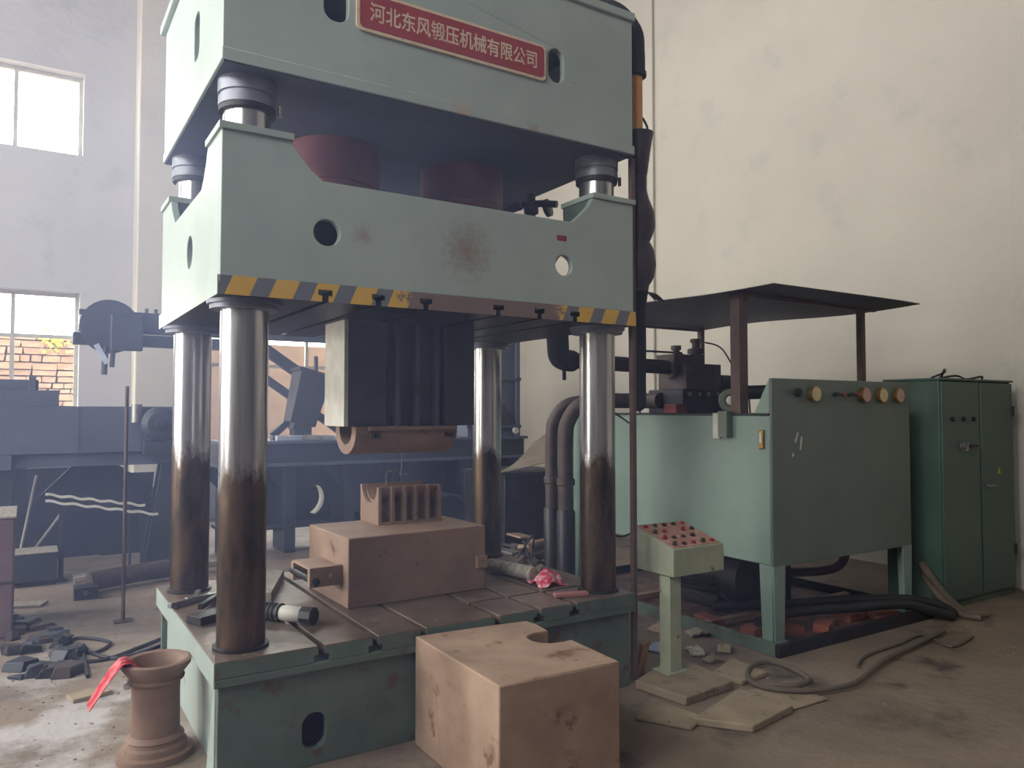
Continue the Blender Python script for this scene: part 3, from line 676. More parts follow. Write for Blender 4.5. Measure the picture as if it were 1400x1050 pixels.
# ================================================================== OIL TANK
TX0, TX1, TY0, TY1, TZ0, TZ1 = 4.28, 5.93, 3.45, 5.72, .55, 1.57
tk = thing('oil_tank', 'green hydraulic oil tank on legs with a row of gauges', 'oil tank', (5.1, 4.58, 0))
part('tank_body', G().box(TX0, TY0+.02, TZ0, TX1, TY1, TZ1), m_tank, tk, .008)
part('tank_lid', G().box(TX0-.012, TY0+.02, TZ1, TX1+.012, TY1+.012, TZ1+.014), m_darksteel, tk, .003)
gp = part('gauge_panel', G().box(TX0, TY0, TZ0-.01, TX1, TY0+.02, 1.825), m_panel, tk, .005)
for xx in (TX0, TX1-.012):
    part('panel_gusset', G().prism([(TY0+.02, TZ1+.014), (TY0+.15, TZ1+.014), (TY0+.02, 1.825)], 'X', xx, xx+.012), m_tank, tk, .002)
for k, xx in enumerate((4.72, 5.317, 5.533, 5.757)):
    gg = part('gauge', G().lathe([(.04, 0), (.058, .005), (.058, .028), (.05, .034)], (xx, TY0, 1.72), 24, (0, -1, 0)), m_brassrim, gp)
    part('dial', G().lathe([(.05, .0335), (.05, .036)], (xx, TY0, 1.72), 24, (0, -1, 0)), m_brass if k in (0, 2) else m_pinkdial, gp)
for xx in (4.518,):
    part('knob', G().lathe([(.012, 0), (.012, .015), (.03, .018), (.03, .05), (.022, .055)], (xx, TY0, 1.727), 16, (0, -1, 0)), m_black, gp)
for xx in (4.962, 5.137):
    part('valve_handle', G().cyl((xx, TY0, 1.718), (xx, TY0-.04, 1.718), .014, n=10).rbox((xx+.01, TY0-.045, 1.718), (.1, .014, .02), (0, R(8), 0)), m_black, gp)
    part('valve_cap', G().cyl((xx+.05, TY0-.03, 1.72), (xx+.05, TY0-.06, 1.72), .015, n=10), m_redtag, gp)
for (px_, py_, l, a_) in ((1089, 598, .075, -65), (1095, 606, .095, -80), (1084, 622, .03, -50)):
    p = PY(TY0, px_, py_)
    part('paint_scratch', G().rbox((p.x, TY0-.001, p.z), (l, .002, .014), (0, R(a_), 0)), m_white, gp)
sg = part('sight_glass', G().box(TX0-.02, 3.51, 1.34, TX0, 3.55, 1.47), m_brassrim, tk, .004)
part('sight_window', G().box(TX0-.024, 3.52, 1.38, TX0-.02, 3.54, 1.45), m_white, sg)
for lx, ly in ((TX0, TY0), (TX1-.12, TY0), (TX0, TY1-.12), (TX1-.12, TY1-.12)):
    ax, bx = (lx, lx+.012) if lx < 5 else (lx+.108, lx+.12)
    g = G().prism([(lx, TZ0), (lx+.12, TZ0), (lx+.105, .04), (lx+.015, .04)], 'Y', ly, ly+.014)
    g.prism([(ly+.014, TZ0), (ly+.12, TZ0), (ly+.1, .04), (ly+.014, .04)], 'X', ax, bx)
    lg = part('leg', g, m_tank, tk, .002)
    part('foot_plate', G().box(lx-.01, ly-.01, .028, lx+.13, ly+.13, .04), m_tank, lg, .002)
fc_ = thing('breather_cap', 'round breather cap with bright centre on the tank edge', 'breather cap', (4.36, 3.9, TZ1+.014))
dv = Vector((-.72, -.69, .05)).normalized(); cc = Vector((4.36, 3.88, 1.675))
part('ring', G().lathe([(.03, 0), (.085, 0), (.088, .02), (.08, .035), (.05, .035), (.03, .02)], cc, 24, dv), m_panel, fc_)
part('hub', G().lathe([(.03, .01), (.034, .03), (.02, .04)], cc, 10, dv), m_white, fc_)
part('stand', G().box(4.34, 3.84, TZ1+.014, 4.4, 3.92, 1.62), m_darksteel, fc_)
tg = solo('hanging_tag', G().box(4.262, 3.9, 1.4, 4.279, 3.965, 1.585), m_white, 'white metal tag hanging on the side of the oil tank', 'tag', bev=.002)
solo('junction_box', G().box(4.215, 3.79, 1.41, 4.279, 3.875, 1.6), m_panel, 'green junction box on the tank side under the breather cap', 'junction box', bev=.004)

# ---- canopy over the tank
cn = thing('sheet_canopy', 'dark rusty sheet-iron canopy on thin posts over the oil tank', 'canopy', (5.1, 4.5, TZ1+.014))
part('roof', G().sheet(lambda u, v: (4.2+1.75*u, 3.36+2.4*v, 2.455 + .02*math.sin(u*5+1)*math.sin(v*4) - .03*max(0, u-.8) - .015*math.sin(v*7)), 14, 14, .006), m_canopy, cn)
for (px_, py_, wd) in ((4.34, 3.78, .085), (5.84, 3.8, .05), (5.86, 5.6, .05), (4.36, 5.6, .05)):
    part('post', G().box(px_-wd/2, py_-wd/2, TZ1+.014, px_+wd/2, py_-wd/2+.01, 2.445).box(px_-wd/2, py_-wd/2+.01, TZ1+.014, px_-wd/2+.01, py_+wd/2, 2.445), m_post, cn)
part('purlin', G().box(4.3, 3.7, 2.415, 5.9, 3.73, 2.44), m_post, cn)
part('purlin', G().box(4.3, 5.59, 2.415, 5.9, 5.62, 2.44), m_post, cn)

# ---- valve manifold and pipes
MX, MY, MZ = 4.92, 4.82, TZ1+.014
mf = thing('valve_manifold', 'dark oily stack of hydraulic valve blocks on the tank lid', 'valve block', (MX, MY, MZ))
part('base_block', G().box(MX-.3, MY-.2, MZ, MX+.3, MY+.22, MZ+.2), m_darksteel, mf, .006)
part('main_block', G().box(MX-.22, MY-.16, MZ+.2, MX+.2, MY+.18, MZ+.42), m_rustdark, mf, .006)
part('upper_block', G().box(MX-.3, MY-.1, MZ+.36, MX+.05, MY+.12, MZ+.5), m_rustdark, mf, .006)
part('cap', G().lathe([(.05, 0), (.05, .1), (.075, .1), (.075, .14), (.035, .15), (.035, .2), (.05, .2), (.05, .23)], (MX+.06, MY, MZ+.42), 14), m_rustdark, mf)
part('cap', G().lathe([(.03, 0), (.03, .04), (.045, .045), (.045, .08)], (MX-.18, MY, MZ+.5), 12), m_rustdark, mf)
for k, (dy, dz) in enumerate(((-.1, .28), (.06, .3), (-.1, .12))):
    s_ = part('solenoid', G().lathe([(.04, 0), (.04, .03), (.055, .035), (.055, .16), (.03, .17), (.03, .2)], (MX+.2+(.1 if k == 2 else 0), MY+dy, MZ+dz), 12, (1, 0, 0)), m_darksteel, mf)
for k in range(5):
    part('bolt', G().cyl((MX-.24+.11*k, MY-.2, MZ+.16), (MX-.24+.11*k, MY-.225, MZ+.16), .018, n=6), m_steel, mf)
part('red_cover', G().box(MX-.42, MY-.24, MZ, MX-.3, MY-.1, MZ+.07), m_redtag, mf, .004)
part('thin_line', G().tube([(MX-.6, MY, MZ), (MX-.6, MY, MZ+.5), (MX-.58, MY, MZ+.52), (MX-.12, MY, MZ+.52), (MX-.1, MY, MZ+.5)], .009, 8, smooth=False), m_darksteel, mf)
part('thin_line', G().tube([(MX+.12, MY-.05, MZ+.62), (MX+.3, MY-.1, MZ+.55), (MX+.42, MY-.2, MZ+.2), (MX+.42, MY-.2, MZ)], .007, 8), m_darksteel, mf)
part('thin_line', G().tube([(MX+.3, MY-.1, MZ+.15), (MX+.34, MY-.15, MZ+.24), (MX+.5, MY-.2, MZ+.24), (MX+.52, MY-.2, MZ)], .008, 8, smooth=False), m_darksteel, mf)
hp = thing('black_outlet_pipe', 'thick black pipe from the valve blocks over the tank lid', 'pipe', (5.3, 4.4, MZ))
part('pipe', G().tube([(5.1, 4.72, 1.76), (5.25, 4.5, 1.76), (5.48, 4.12, 1.76), (5.56, 4.0, 1.7), (5.56, 4.0, MZ)], .06, 16), m_black, hp)
part('flange', G().lathe([(.1, 0), (.1, .03)], (5.56, 4.0, MZ), 18), m_darksteel, hp)
up = thing('upper_pressure_pipe', 'rusty pressure pipe from the slide to the valve blocks', 'pipe', (4.0, 4.7, 1.97))
part('pipe', G().tube([(3.36, 4.545, 1.975), (3.6, 4.6, 1.975), (4.1, 4.72, 1.975), (4.75, 4.85, 1.975)], .06, 18), m_rustdark, up)
part('wrapped_elbow', G().tube([(3.16, 4.36, 2.42), (3.16, 4.38, 2.26), (3.19, 4.42, 2.1), (3.27, 4.5, 1.99), (3.42, 4.56, 1.97)], .08, 16), m_wrap, up)
part('flange', G().lathe([(.1, 0), (.1, .04)], (4.64, 4.83, 1.975), 18, (1, .2, 0)), m_rustdark, up)
part('loose_strap', G().sheet(lambda u, v: (3.2+.03*v+.02*u, 4.38+.02*u, 2.12-.3*u+.0*v), 6, 2, .004), m_wrap, up)
for k, (ax, ay, rr_, lab) in enumerate(((4.1, 5.56, .068, 'dark suction pipe with a wide bend beside the tank'), (4.1, 5.78, .058, 'thinner dark pipe running behind the bent suction pipe'))):
    sp = thing('suction_pipe', lab, 'pipe', (ax, ay, 0))
    zt = 1.69
    path = [(ax, ay, 0), (ax, ay, .7), (ax, ay, 1.35), (ax+.02, ay-.02, 1.52), (ax+.09, ay-.1, 1.65), (ax+.24, ay-.22, zt), (ax+.5, ay-.4, zt), (MX-.32, MY+.15*(k+.3), zt)]
    part('pipe', G().tube(path, rr_, 18, 6), m_rustdark, sp)
    part('joint_collar', G().lathe([(rr_+.002, 0), (rr_+.014, .01), (rr_+.014, .06), (rr_+.002, .07)], (ax, ay, .93), 18), m_rustdark, sp)
    part('lower_sleeve', G().lathe([(rr_+.015, 0), (rr_+.015, .7), (rr_+.001, .72)], (ax, ay, 0), 18), m_darksteel, sp)
solo('hanging_cable', G().tube([(3.9, 4.7, 1.56), (3.86, 4.66, 1.4), (3.9, 4.68, 1.2), (3.78, 4.6, .95), (3.82, 4.62, .7), (4.02, 4.72, .6), (4.265, 4.8, .62)], .008, 6).tube([(3.9, 4.7, 1.56), (4.0, 4.76, 1.58), (4.27, 4.9, 1.5)], .008, 6),
     m_black, 'thin black cable looping down in front of the tank side', 'cable')

# ---- under the tank: tray, motor, pump, bricks
ty = thing('drip_tray', 'low steel frame tray on the floor under the oil tank', 'tray', (5.05, 4.5, 0))
part('rail', G().box(4.14, 3.3, 0, 5.98, 3.335, .085), m_darksteel, ty, .003)
part('rail', G().box(4.14, 3.335, 0, 4.175, 5.8, .085), m_greenworn, ty, .003)
part('rail', G().box(5.945, 3.335, 0, 5.98, 5.8, .085), m_darksteel, ty, .003)
part('rail', G().box(4.14, 5.8, 0, 5.98, 5.835, .085), m_darksteel, ty, .003)
part('tray_floor', G().box(4.175, 3.335, 0, 5.945, 5.8, .012), mat('oily_red_tray', (122, 84, 72), (74, 58, 52), 5, .4, .6, (56, 46, 44), 6, .5, .6, rough=.6), ty)
part('cross_bar', G().box(4.175, 4.0, .012, 5.945, 4.06, .06), m_rust, ty, .003)
part('cross_bar', G().box(4.175, 4.9, .012, 5.945, 4.96, .06), m_rust, ty, .003)

mo = thing('pump_motor', 'dark finned electric pump motor under the oil tank', 'motor', (4.85, 4.6, .06))
ax0 = Vector((4.78, 4.15, .3))
g = G().lathe([(.2, 0), (.21, .01), (.21, .75), (.2, .76)], ax0, 28, (0, 1, 0))
part('housing', g, m_darksteel, mo)
for k in range(26):
    t = 2*math.pi*k/26; c, s = math.cos(t), math.sin(t)
    part('fin', G().rbox((ax0.x+.222*c, ax0.y+.4, ax0.z+.222*s), (.036, .62, .006), (0, -t, 0)), m_darksteel, mo)
part('fan_cover', G().lathe([(.08, -.12), (.2, -.1), (.22, -.05), (.22, .02)], ax0, 28, (0, 1, 0)), m_black, mo)
part('foot', G().box(4.6, 4.25, .06, 4.96, 4.8, .14), m_darksteel, mo, .004)
part('coupling', G().lathe([(.07, .76), (.07, .9), (.1, .9), (.1, 1.05)], ax0, 18, (0, 1, 0)), m_darksteel, mo)
pu = thing('oil_pump', 'black oil pump with bent pipe under the tank front', 'pump', (5.35, 3.95, .012))
part('body', G().lathe([(.16, 0), (.16, .06), (.12, .07), (.12, .36), (.15, .38), (.15, .5)], (5.1, 4.1, .012), 20), m_black, pu)
part('outlet', G().tube([(5.2, 4.05, .3), (5.5, 3.95, .3), (5.66, 3.9, .34), (5.72, 3.88, .46), (5.72, 3.88, .55)], .035, 12), m_rustdark, pu)
part('foot', G().box(4.98, 3.98, .012, 5.24, 4.22, .03), m_black, pu)
for i, (x, y, az) in enumerate([(4.45, 3.75, 10), (4.62, 3.62, -12), (4.95, 3.55, 25), (5.35, 3.6, 5), (4.35, 4.1, 80), (5.6, 3.5, -15)]):
    solo('red_brick', G().rbox((x, y, .012+.026), (.23, .11, .052), (0, 0, R(az))), m_brick, 'loose red brick lying in the drip tray', 'brick', 'bricks in the drip tray', .004)
for k, pth in enumerate([[(4.36, 3.66, .12), (4.7, 3.66, .14), (5.2, 3.5, .14), (5.65, 3.36, .135), (5.85, 3.24, .08), (5.97, 3.16, .04)],
                         [(4.5, 4.2, .1), (4.9, 3.9, .12), (5.4, 3.66, .14), (5.8, 3.42, .14), (5.99, 3.28, .1), (6.06, 3.2, .045)]]):
    solo('black_hose', G().tube(pth, .036, 12), m_black, ['thick black hose crossing the front of the drip tray', 'second black hose beside the tray, ending by the cabinet'][k], 'hose')

# ================================================================== ELECTRICAL CABINET
ec = thing('electrical_cabinet', 'tall dark green two-door electrical cabinet by the wall', 'cabinet', (6.8, 3.6, 0))
EX0, EX1, EY0, EY1 = 6.21, 7.36, 3.345, 3.83
part('body', G().box(EX0, EY0+.02, .05, EX1, EY1, 1.85), m_cab, ec, .006)
part('plinth', G().box(EX0+.02, EY0+.03, 0, EX1-.02, EY1-.02, .05), m_greenworn, ec)
part('top_lip', G().box(EX0-.01, EY0-.004, 1.85, EX1+.01, EY1+.01, 1.868), m_cab, ec, .003)
d1 = part('door', G().box(EX0+.006, EY0, .07, 6.79, EY0+.02, 1.84), m_cab, ec, .005)
d2 = part('door', G().box(6.815, EY0, .07, EX1-.006, EY0+.02, 1.84), m_cab, ec, .005)
for xx in (6.36, 6.53, 6.69):
    part('pilot_lamp', G().lathe([(.02, 0), (.02, .012), (.013, .02)], (xx, EY0, 1.534), 14, (0, -1, 0)), m_darksteel, d1)
part('switch', G().lathe([(.035, 0), (.035, .015), (.02, .02), (.02, .04)], (6.5, EY0, 1.31), 16, (0, -1, 0)).rbox((6.5, EY0-.045, 1.31), (.02, .02, .07)), m_steel, d1)
part('handle', G().rbox((6.64, EY0-.02, 1.31), (.12, .025, .02)).cyl((6.6, EY0, 1.31), (6.6, EY0-.02, 1.31), .01, n=8), m_black, d1)
part('handle', G().rbox((6.93, EY0-.02, .97), (.1, .025, .02)).cyl((6.9, EY0, .97), (6.9, EY0-.02, .97), .012, n=8), m_steel, d2)
part('warning_mark', G().prism([(7.07, 1.06), (7.13, 1.06), (7.1, 1.12)], 'Y', EY0-.002, EY0), mat('warning_yellow', (170, 150, 60), rough=.6, bump=0), d2)
for z_ in (.35, 1.55): part('hinge', G().cyl((EX1-.004, EY0-.004, z_), (EX1-.004, EY0-.004, z_+.09), .012, n=10), m_black, ec)
for z_ in (.3, .24): part('side_louvre', G().box(EX0-.008, EY0+.1, z_, EX0, EY0+.34, z_+.012), m_cab, ec)
solo('cable_tangle', G().tube([(6.35, 3.5, 1.876), (6.45, 3.45, 1.92), (6.55, 3.5, 1.95), (6.6, 3.55, 1.9), (6.52, 3.52, 1.88), (6.7, 3.48, 1.9), (6.9, 3.5, 1.876), (7.05, 3.45, 1.9), (7.15, 3.5, 1.876)], .009, 6),
     m_black, 'thin black cable lying loosely on top of the cabinet', 'cable')
g = G().tube([(6.2, 3.52, .34), (6.13, 3.48, .36), (6.08, 3.4, .3), (6.14, 3.3, .14), (6.22, 3.2, .032), (6.32, 3.08, .03)], .03, 10)
g.tube([(6.2, 3.5, .26), (6.12, 3.44, .26), (6.08, 3.34, .16), (6.12, 3.2, .04), (6.16, 3.05, .03)], .026, 10)
solo('conduit_pair', g, m_hose, 'two grey conduits leaving the cabinet side and bending to the floor', 'conduit')

# ================================================================== CONTROL CONSOLE
co = thing('control_console', 'pale green push-button console on a post', 'console', (3.3, 3.39, .055))
prof = [(3.31, .624), (3.66, .624), (3.66, .885), (3.31, .785)]
bx = part('box', G().prism(prof, 'X', 3.222, 3.646), m_cons, co, .004)
sl = math.atan2(.1, .35)
def on_top(u, v, h=0):       # u along x, v up the slope
    p = Vector((3.222+.424*u, 3.31+.35*v, .785+.1*v)); return p + Vector((0, -math.sin(sl), math.cos(sl)))*h
m_conspl = mat('red_primer_panel', (186, 140, 124), (160, 112, 98), 9, .35, .7, (206, 180, 160), 16, .56, .68, rough=.6)
c_ = on_top(.5, .5, .002)
part('panel', G().rbox(c_, (.39, .33, .004), (sl, 0, 0)), m_conspl, co)
for i in range(5):
    for j in range(4):
        if (i, j) in ((2, 2), (4, 1)): continue
        p = on_top(.13+.185*i, .14+.24*j, .004); n_ = Vector((0, -math.sin(sl), math.cos(sl))); hh_ = rnd.choice((.01, .013, .02))
        part('button', G().lathe([(.017, 0), (.017, .006), (.012, .007), (.013, hh_), (.009, hh_+.003)], p, 12, n_), rnd.choice((m_redtag, m_rustdark, m_black, m_rustdark)), co)
part('post', G().box(3.24, 3.36, .055, 3.33, 3.372, .624).box(3.24, 3.372, .055, 3.252, 3.45, .624), m_cons, co, .002)
part('foot_plate', G().box(3.21, 3.34, .05, 3.37, 3.48, .056), m_cons, co)
# concrete slabs heaved up round the console
def slab(corners, z0, z1, label):
    g = G().prism([(p.x, p.y) for p in (PZ(0, *c) for c in corners)], 'Z', z0, z1)
    solo('floor_slab', g, m_conc, label, 'slab', bev=.008)
slab([(868, 942), (938, 966), (1003, 943), (925, 905)], 0, .05, 'tan concrete slab carrying the console post')
slab([(948, 992), (1030, 1003), (1085, 975), (1010, 950)], 0, .04, 'flat cracked slab on the floor before the console')
slab([(1020, 947), (1085, 972), (1132, 958), (1070, 935)], 0, .014, 'thin slab beside the hose loop')
slab([(975, 925), (1015, 938), (1050, 925), (1000, 905)], 0, .03, 'slab between the console and the tray')
slab([(868, 985), (945, 1000), (965, 985), (890, 958)], 0, .02, 'dark slab beside the iron block')
solo('orange_board', G().rbox(PZ(.1, 878, 900), (.09, .02, .2), (R(12), 0, R(20))), mat('orange_board', (176, 128, 84), (150, 106, 70), 9, .3, .7, rough=.7), 'small tan board standing against the press base corner', 'board')
for k, (px_, py_, l, az, mt, lab) in enumerate(((905, 888, .2, 20, m_bluebag, 'pale crumpled plastic beside the console slab'), (950, 893, .16, 60, m_paper, 'pale torn paper behind the console post'),
        (960, 868, .22, -25, m_wood, 'grey wood splinter behind the console post'), (905, 862, .2, 10, m_rust, 'tan scrap plate between the press and the tray'),
        (990, 890, .14, 40, m_conc, 'small concrete chunk between the console and the tray'), (975, 905, .12, -10, m_conc, 'small broken concrete piece at the console slab edge'))):
    p = PZ(0, px_, py_)
    def lit(u, v, p=p, l=l, az=az, k=k):
        a_, b_ = (u-.5)*l, (v-.5)*l*.6; c, s_ = math.cos(R(az)), math.sin(R(az))
        return (p.x+a_*c-b_*s_, p.y+a_*s_+b_*c, .014+.035*math.sin(u*math.pi)*(.5+abs(noise.noise(Vector((u*4+k, v*4, k))))))
    solo('litter_piece', G().sheet(lit, 8, 6, .012), mt, lab, 'litter')
path = [(1290, 862), (1250, 882), (1205, 905), (1172, 932), (1130, 942), (1085, 944), (1040, 938), (1022, 925), (1030, 910), (1055, 905), (1085, 915), (1106, 930), (1085, 938), (1060, 936)]
solo('floor_hose', G().tube([PZ(.032 if i < 12 else .05, *p) for i, p in enumerate(path)], .016, 10), m_hose, 'dusty hose looping over the floor beside the console', 'hose')
solo('floor_cable', G().tube([PZ(.012, *p) for p in ((1172, 912), (1185, 896), (1230, 880), (1262, 868), (1300, 884), (1330, 870))], .01, 8), m_hose, 'thin cable on the floor before the cabinet', 'cable')

# ================================================================== BACKGROUND MACHINES
mb = thing('machine_beam', 'long blue-grey machine beam on trestle legs left of the press', 'machine', (.1, 8.9, 0))
part('beam', G().box(-1.6, 8.5, 1.19, 1.4, 9.1, 1.645), m_bg, mb, .008)
part('lower_flange', G().box(-1.6, 8.56, 1.06, 1.4, 9.04, 1.19), m_bg, mb, .006)
part('end_lip', G().box(-1.6, 8.47, 1.05, -.1, 8.56, 1.19), m_bg, mb, .006)
part('weld_seam', G().box(.42, 8.494, 1.2, .44, 8.5, 1.64), m_bg, mb)
for xx in (-.35, 1.15):
    part('leg', G().prism([(xx+.05, 1.06), (xx+.28, 1.06), (xx+.2, 0), (xx-.1, 0)], 'Y', 8.65, 8.72), m_bgdark, mb, .004)
    part('leg', G().prism([(xx+.05, 1.06), (xx+.28, 1.06), (xx+.2, 0), (xx-.1, 0)], 'Y', 8.9, 8.97), m_bgdark, mb, .004)
part('arch_panel', G().prism([(.1, .72), (.42, 1.06), (.8, 1.06), (1.25, .72), (1.25, .55), (.1, .62)], 'Y', 8.95, 9.0), m_bgdark, mb)
bxp = thing('steel_casing', 'pale blue-grey steel casing standing on the long machine beam', 'casing', (-.2, 8.9, 1.645))
part('body', G().box(-.9, 8.6, 1.645, .27, 9.05, 1.8), m_bg, bxp, .006)
part('upper_step', G().box(-.9, 8.66, 1.8, .1, 9.0, 1.9), m_bg, bxp, .006)
part('bracket', G().box(.02, 8.62, 1.8, .08, 8.66, 1.93), m_bg, bxp, .003)
p = PY(8.4, 217, 580)
gm = thing('gear_motor', 'round dark gear motor beside the end of the long machine beam', 'motor', (p.x, 8.4, 1.1))
part('housing', G().lathe([(.1, 0), (.16, .02), (.17, .12), (.17, .2), (.12, .24)], (p.x, 8.5, p.z), 24, (0, -1, 0)), m_bgdark, gm)
part('hub', G().lathe([(.06, .24), (.06, .3), (.03, .31)], (p.x, 8.5, p.z), 16, (0, -1, 0)), m_darksteel, gm)
part('bracket', G().box(p.x-.14, 8.3, p.z-.3, p.x+.14, 8.5, p.z-.15), m_bgdark, gm, .004)
part('rod', G().cyl((p.x-.2, 8.42, p.z+.02), (p.x-.2, 8.42, p.z+.2), .05, n=14), m_steel, gm)

# swinging arm with disc head, on a round column hidden behind the dies
ar = thing('radial_arm', 'dark horizontal machine arm with a round disc head above the beam', 'machine arm', (3.7, 9.15, 0))
YA = 9.0
p0, p1 = PY(YA, 108, 418), PY(YA, 108, 470); zt, zb = p0.z-.03, p1.z+.0
part('arm', G().box(p0.x, YA, zb+.14, 3.8, YA+.16, zt), m_bgdark, ar, .006)
part('lower_bar', G().box(p0.x-.05, YA-.02, zb, p0.x+1.6, YA+.16, zb+.12), m_bgdark, ar, .006)
part('end_block', G().box(p0.x+.0, YA-.03, zb+.2, p0.x+.12, YA+.02, zb+.3), m_white, ar, .004)
pd = PY(YA, 150, 447)
dsc = part('disc', G().lathe([(.05, -.02), (.27, 0), (.28, .03), (.28, .05), (.2, .06)], (pd.x, YA-.0, pd.z), 40, (0, -1, 0)), m_bgdark, ar)
part('gear_case', G().box(pd.x-.0, YA-.16, pd.z-.25, pd.x+.3, YA-.06, pd.z+.12), m_bgdark, ar, .01)
part('column', G().lathe([(.26, 0), (.26, .05), (.17, .08), (.17, 2.75), (.2, 2.76), (.2, 2.85)], (3.75, 9.68, 0), 28), m_bg, ar)
part('arm_root', G().box(3.6, YA+.16, zb+.14, 3.9, 9.6, zt), m_bgdark, ar, .006)
for xx in (1.08, 1.17): part('bolt', G().cyl((xx, YA+.05, zt), (xx, YA+.05, zt+.05), .02, n=8), m_darksteel, ar)
for k, (hx, hy0, hy1) in enumerate(((142, 478, 512), (153, 470, 502))):
    a, b = PY(YA-.11, hx+2, hy0), PY(YA-.11, hx, hy1)
    part('hanging_strap', G().tube([(pd.x-.04+.06*k, YA-.11, pd.z-.25), a, b], .03-.006*k, 10), m_bgdark, ar)
part('white_strap', G().rbox(PY(YA-.13, 139, 484), (.05, .02, .22), (0, R(-28), 0)), m_bluebag, ar)

bd = thing('machine_bed', 'long dark machine bed with gusseted legs behind the press', 'machine', (3.7, 9.0, 0))
part('top_flange', G().box(1.75, 8.5, 1.235, 5.65, 9.4, 1.27), m_bg, bd, .005)
part('web', G().box(1.75, 8.6, 1.02, 5.65, 9.3, 1.235), m_bgdark, bd, .005)
part('lower_flange', G().box(1.75, 8.52, .985, 5.65, 9.38, 1.02), m_bg, bd, .005)
for xx in (1.9, 2.55, 3.25, 4.05, 4.85, 5.5):
    lg = part('leg', G().box(xx-.06, 8.7, 0, xx+.06, 9.2, .985), m_bgdark, bd, .005)
    part('gusset', G().prism([(xx+.06, .985), (xx+.3, .985), (xx+.06, .7)], 'Y', 8.9, 8.93).prism([(xx-.06, .985), (xx-.3, .985), (xx-.06, .7)], 'Y', 8.9, 8.93), m_bgdark, lg)
part('back_sheet', G().box(1.9, 9.2, .2, 5.5, 9.24, .985), m_bgdark, bd)
part('shelf', G().box(1.8, 8.75, .28, 5.55, 9.2, .32), m_bgdark, bd, .004)
# worn ring and drum leaning in the bed
p = PY(8.6, 428, 680)
g = G(); n0 = 16
oc = [(p.x-.1+.2*math.cos(R(a)), p.z+.2*math.sin(R(a))) for a in range(-62, 48, 8)]
ic = [(p.x-.13+.2*math.cos(R(a)), p.z+.01+.2*math.sin(R(a))) for a in range(42, -63, -8)]
cr = thing('bent_strip', 'bright curved metal strip hanging on the dark machine bed', 'metal strip', (p.x, 8.6, p.z-.2))
part('strip', G().prism(oc+ic, 'Y', 8.52, 8.6), m_white, cr)
part('hook', G().box(p.x-.0, 8.56, p.z+.1, p.x+.02, 8.72, p.z+.14), m_darksteel, cr)
p = PY(8.55, 590, 690)
solo('steel_drum', G().lathe([(.3, 0), (.31, .02), (.31, .45), (.3, .47), (.27, .47), (.27, .4), (.05, .4)], (p.x, 8.5, .44), 40, (0, -1, 0)), m_bgdark, 'dark round drum standing in front of the machine bed', 'drum')
bpy.data.objects['steel_drum'].location.z -= .13

hs2 = thing('machine_housing', 'grey ribbed machine housing standing on the bed end behind the rear column', 'machine', (5.1, 8.9, 1.27))
part('body', G().box(4.74, 8.56, 1.27, 5.5, 9.3, 2.6), m_bg, hs2, .006)
for z_ in (1.38, 2.0, 2.56): part('rib', G().box(4.72, 8.5, z_, 5.54, 8.56, z_+.04), m_bg, hs2, .003)
for x_ in (4.73, 5.47): part('edge_rib', G().box(x_, 8.5, 1.27, x_+.05, 8.56, 2.6), m_bg, hs2, .003)
part('curved_guard', G().prism([(5.1, 1.42), (5.47, 1.42), (5.4, 1.55), (5.28, 1.68), (5.1, 1.76)], 'Y', 8.52, 8.56), m_bgdark, hs2)
for z_ in (1.5, 1.75, 2.1, 2.35): part('bolt', G().cyl((4.8, 8.56, z_), (4.8, 8.53, z_), .025, n=10), m_darksteel, hs2)
part('bright_bolt', G().cyl((5.44, 8.5, 1.345), (5.44, 8.46, 1.345), .04, n=12), m_white, hs2)

hb = thing('tilted_hopper', 'dark tapered steel hopper tilted on the bed behind the near column', 'hopper', (2.9, 9.0, 1.27))
c0 = PY(8.9, 420, 545)
part('body', G().rbox((c0.x, 8.95, c0.z), (.3, .3, .62), (0, R(14), 0), 1.25), m_darksteel, hb, .006)
part('rim', G().rbox((c0.x+.075, 8.95, c0.z+.3), (.42, .4, .04), (0, R(14), 0)), m_darksteel, hb, .004)
part('outlet', G().rbox((c0.x-.07, 8.95, c0.z-.33), (.2, .2, .1), (0, R(14), 0)), m_darksteel, hb)
part('foot', G().box(c0.x-.16, 8.85, 1.27, c0.x+.04, 9.05, c0.z-.3), m_bgdark, hb)
part('hanger', G().cyl((c0.x+.12, 8.95, c0.z+.3), (c0.x+.14, 9.02, 2.25), .025, n=8), m_bgdark, hb)
def brace(pa, pb, Yp, wd, label):
    a, b = PY(Yp, *pa), PY(Yp, *pb); c = (a+b)/2; dd = b-a
    solo('diagonal_brace', G().rbox((c.x, Yp, c.z), (dd.length, .08, wd), (0, -math.atan2(dd.z, dd.x), 0)), m_bgdark, label, 'brace', bev=.004)
brace((335, 458), (520, 590), 9.25, .13, 'upper sloping steel brace behind the near column')
brace((345, 505), (480, 600), 9.32, .09, 'lower sloping steel brace behind the near column')
brace((372, 596), (412, 560), 9.12, .08, 'short steel brace leaning under the hopper')
for k, (px_, py_, l, az) in enumerate(((395, 592, .3, 10), (425, 590, .25, -20), (440, 585, .3, 5), (380, 590, .2, 30), (410, 594, .24, -5))):
    p = PZ(1.3, px_, py_); pq = PY(8.62+.06*k, px_, py_)
    solo('metal_offcut', G().rbox((pq.x, 8.62+.06*k, 1.27+.025), (l, .05, .05), (0, 0, R(az))), m_steel if k % 2 else m_bluebag,
         ('grey' if k % 2 else 'pale blue') + ' small metal offcut lying on the machine bed', 'offcut', 'offcuts on the machine bed', .003)

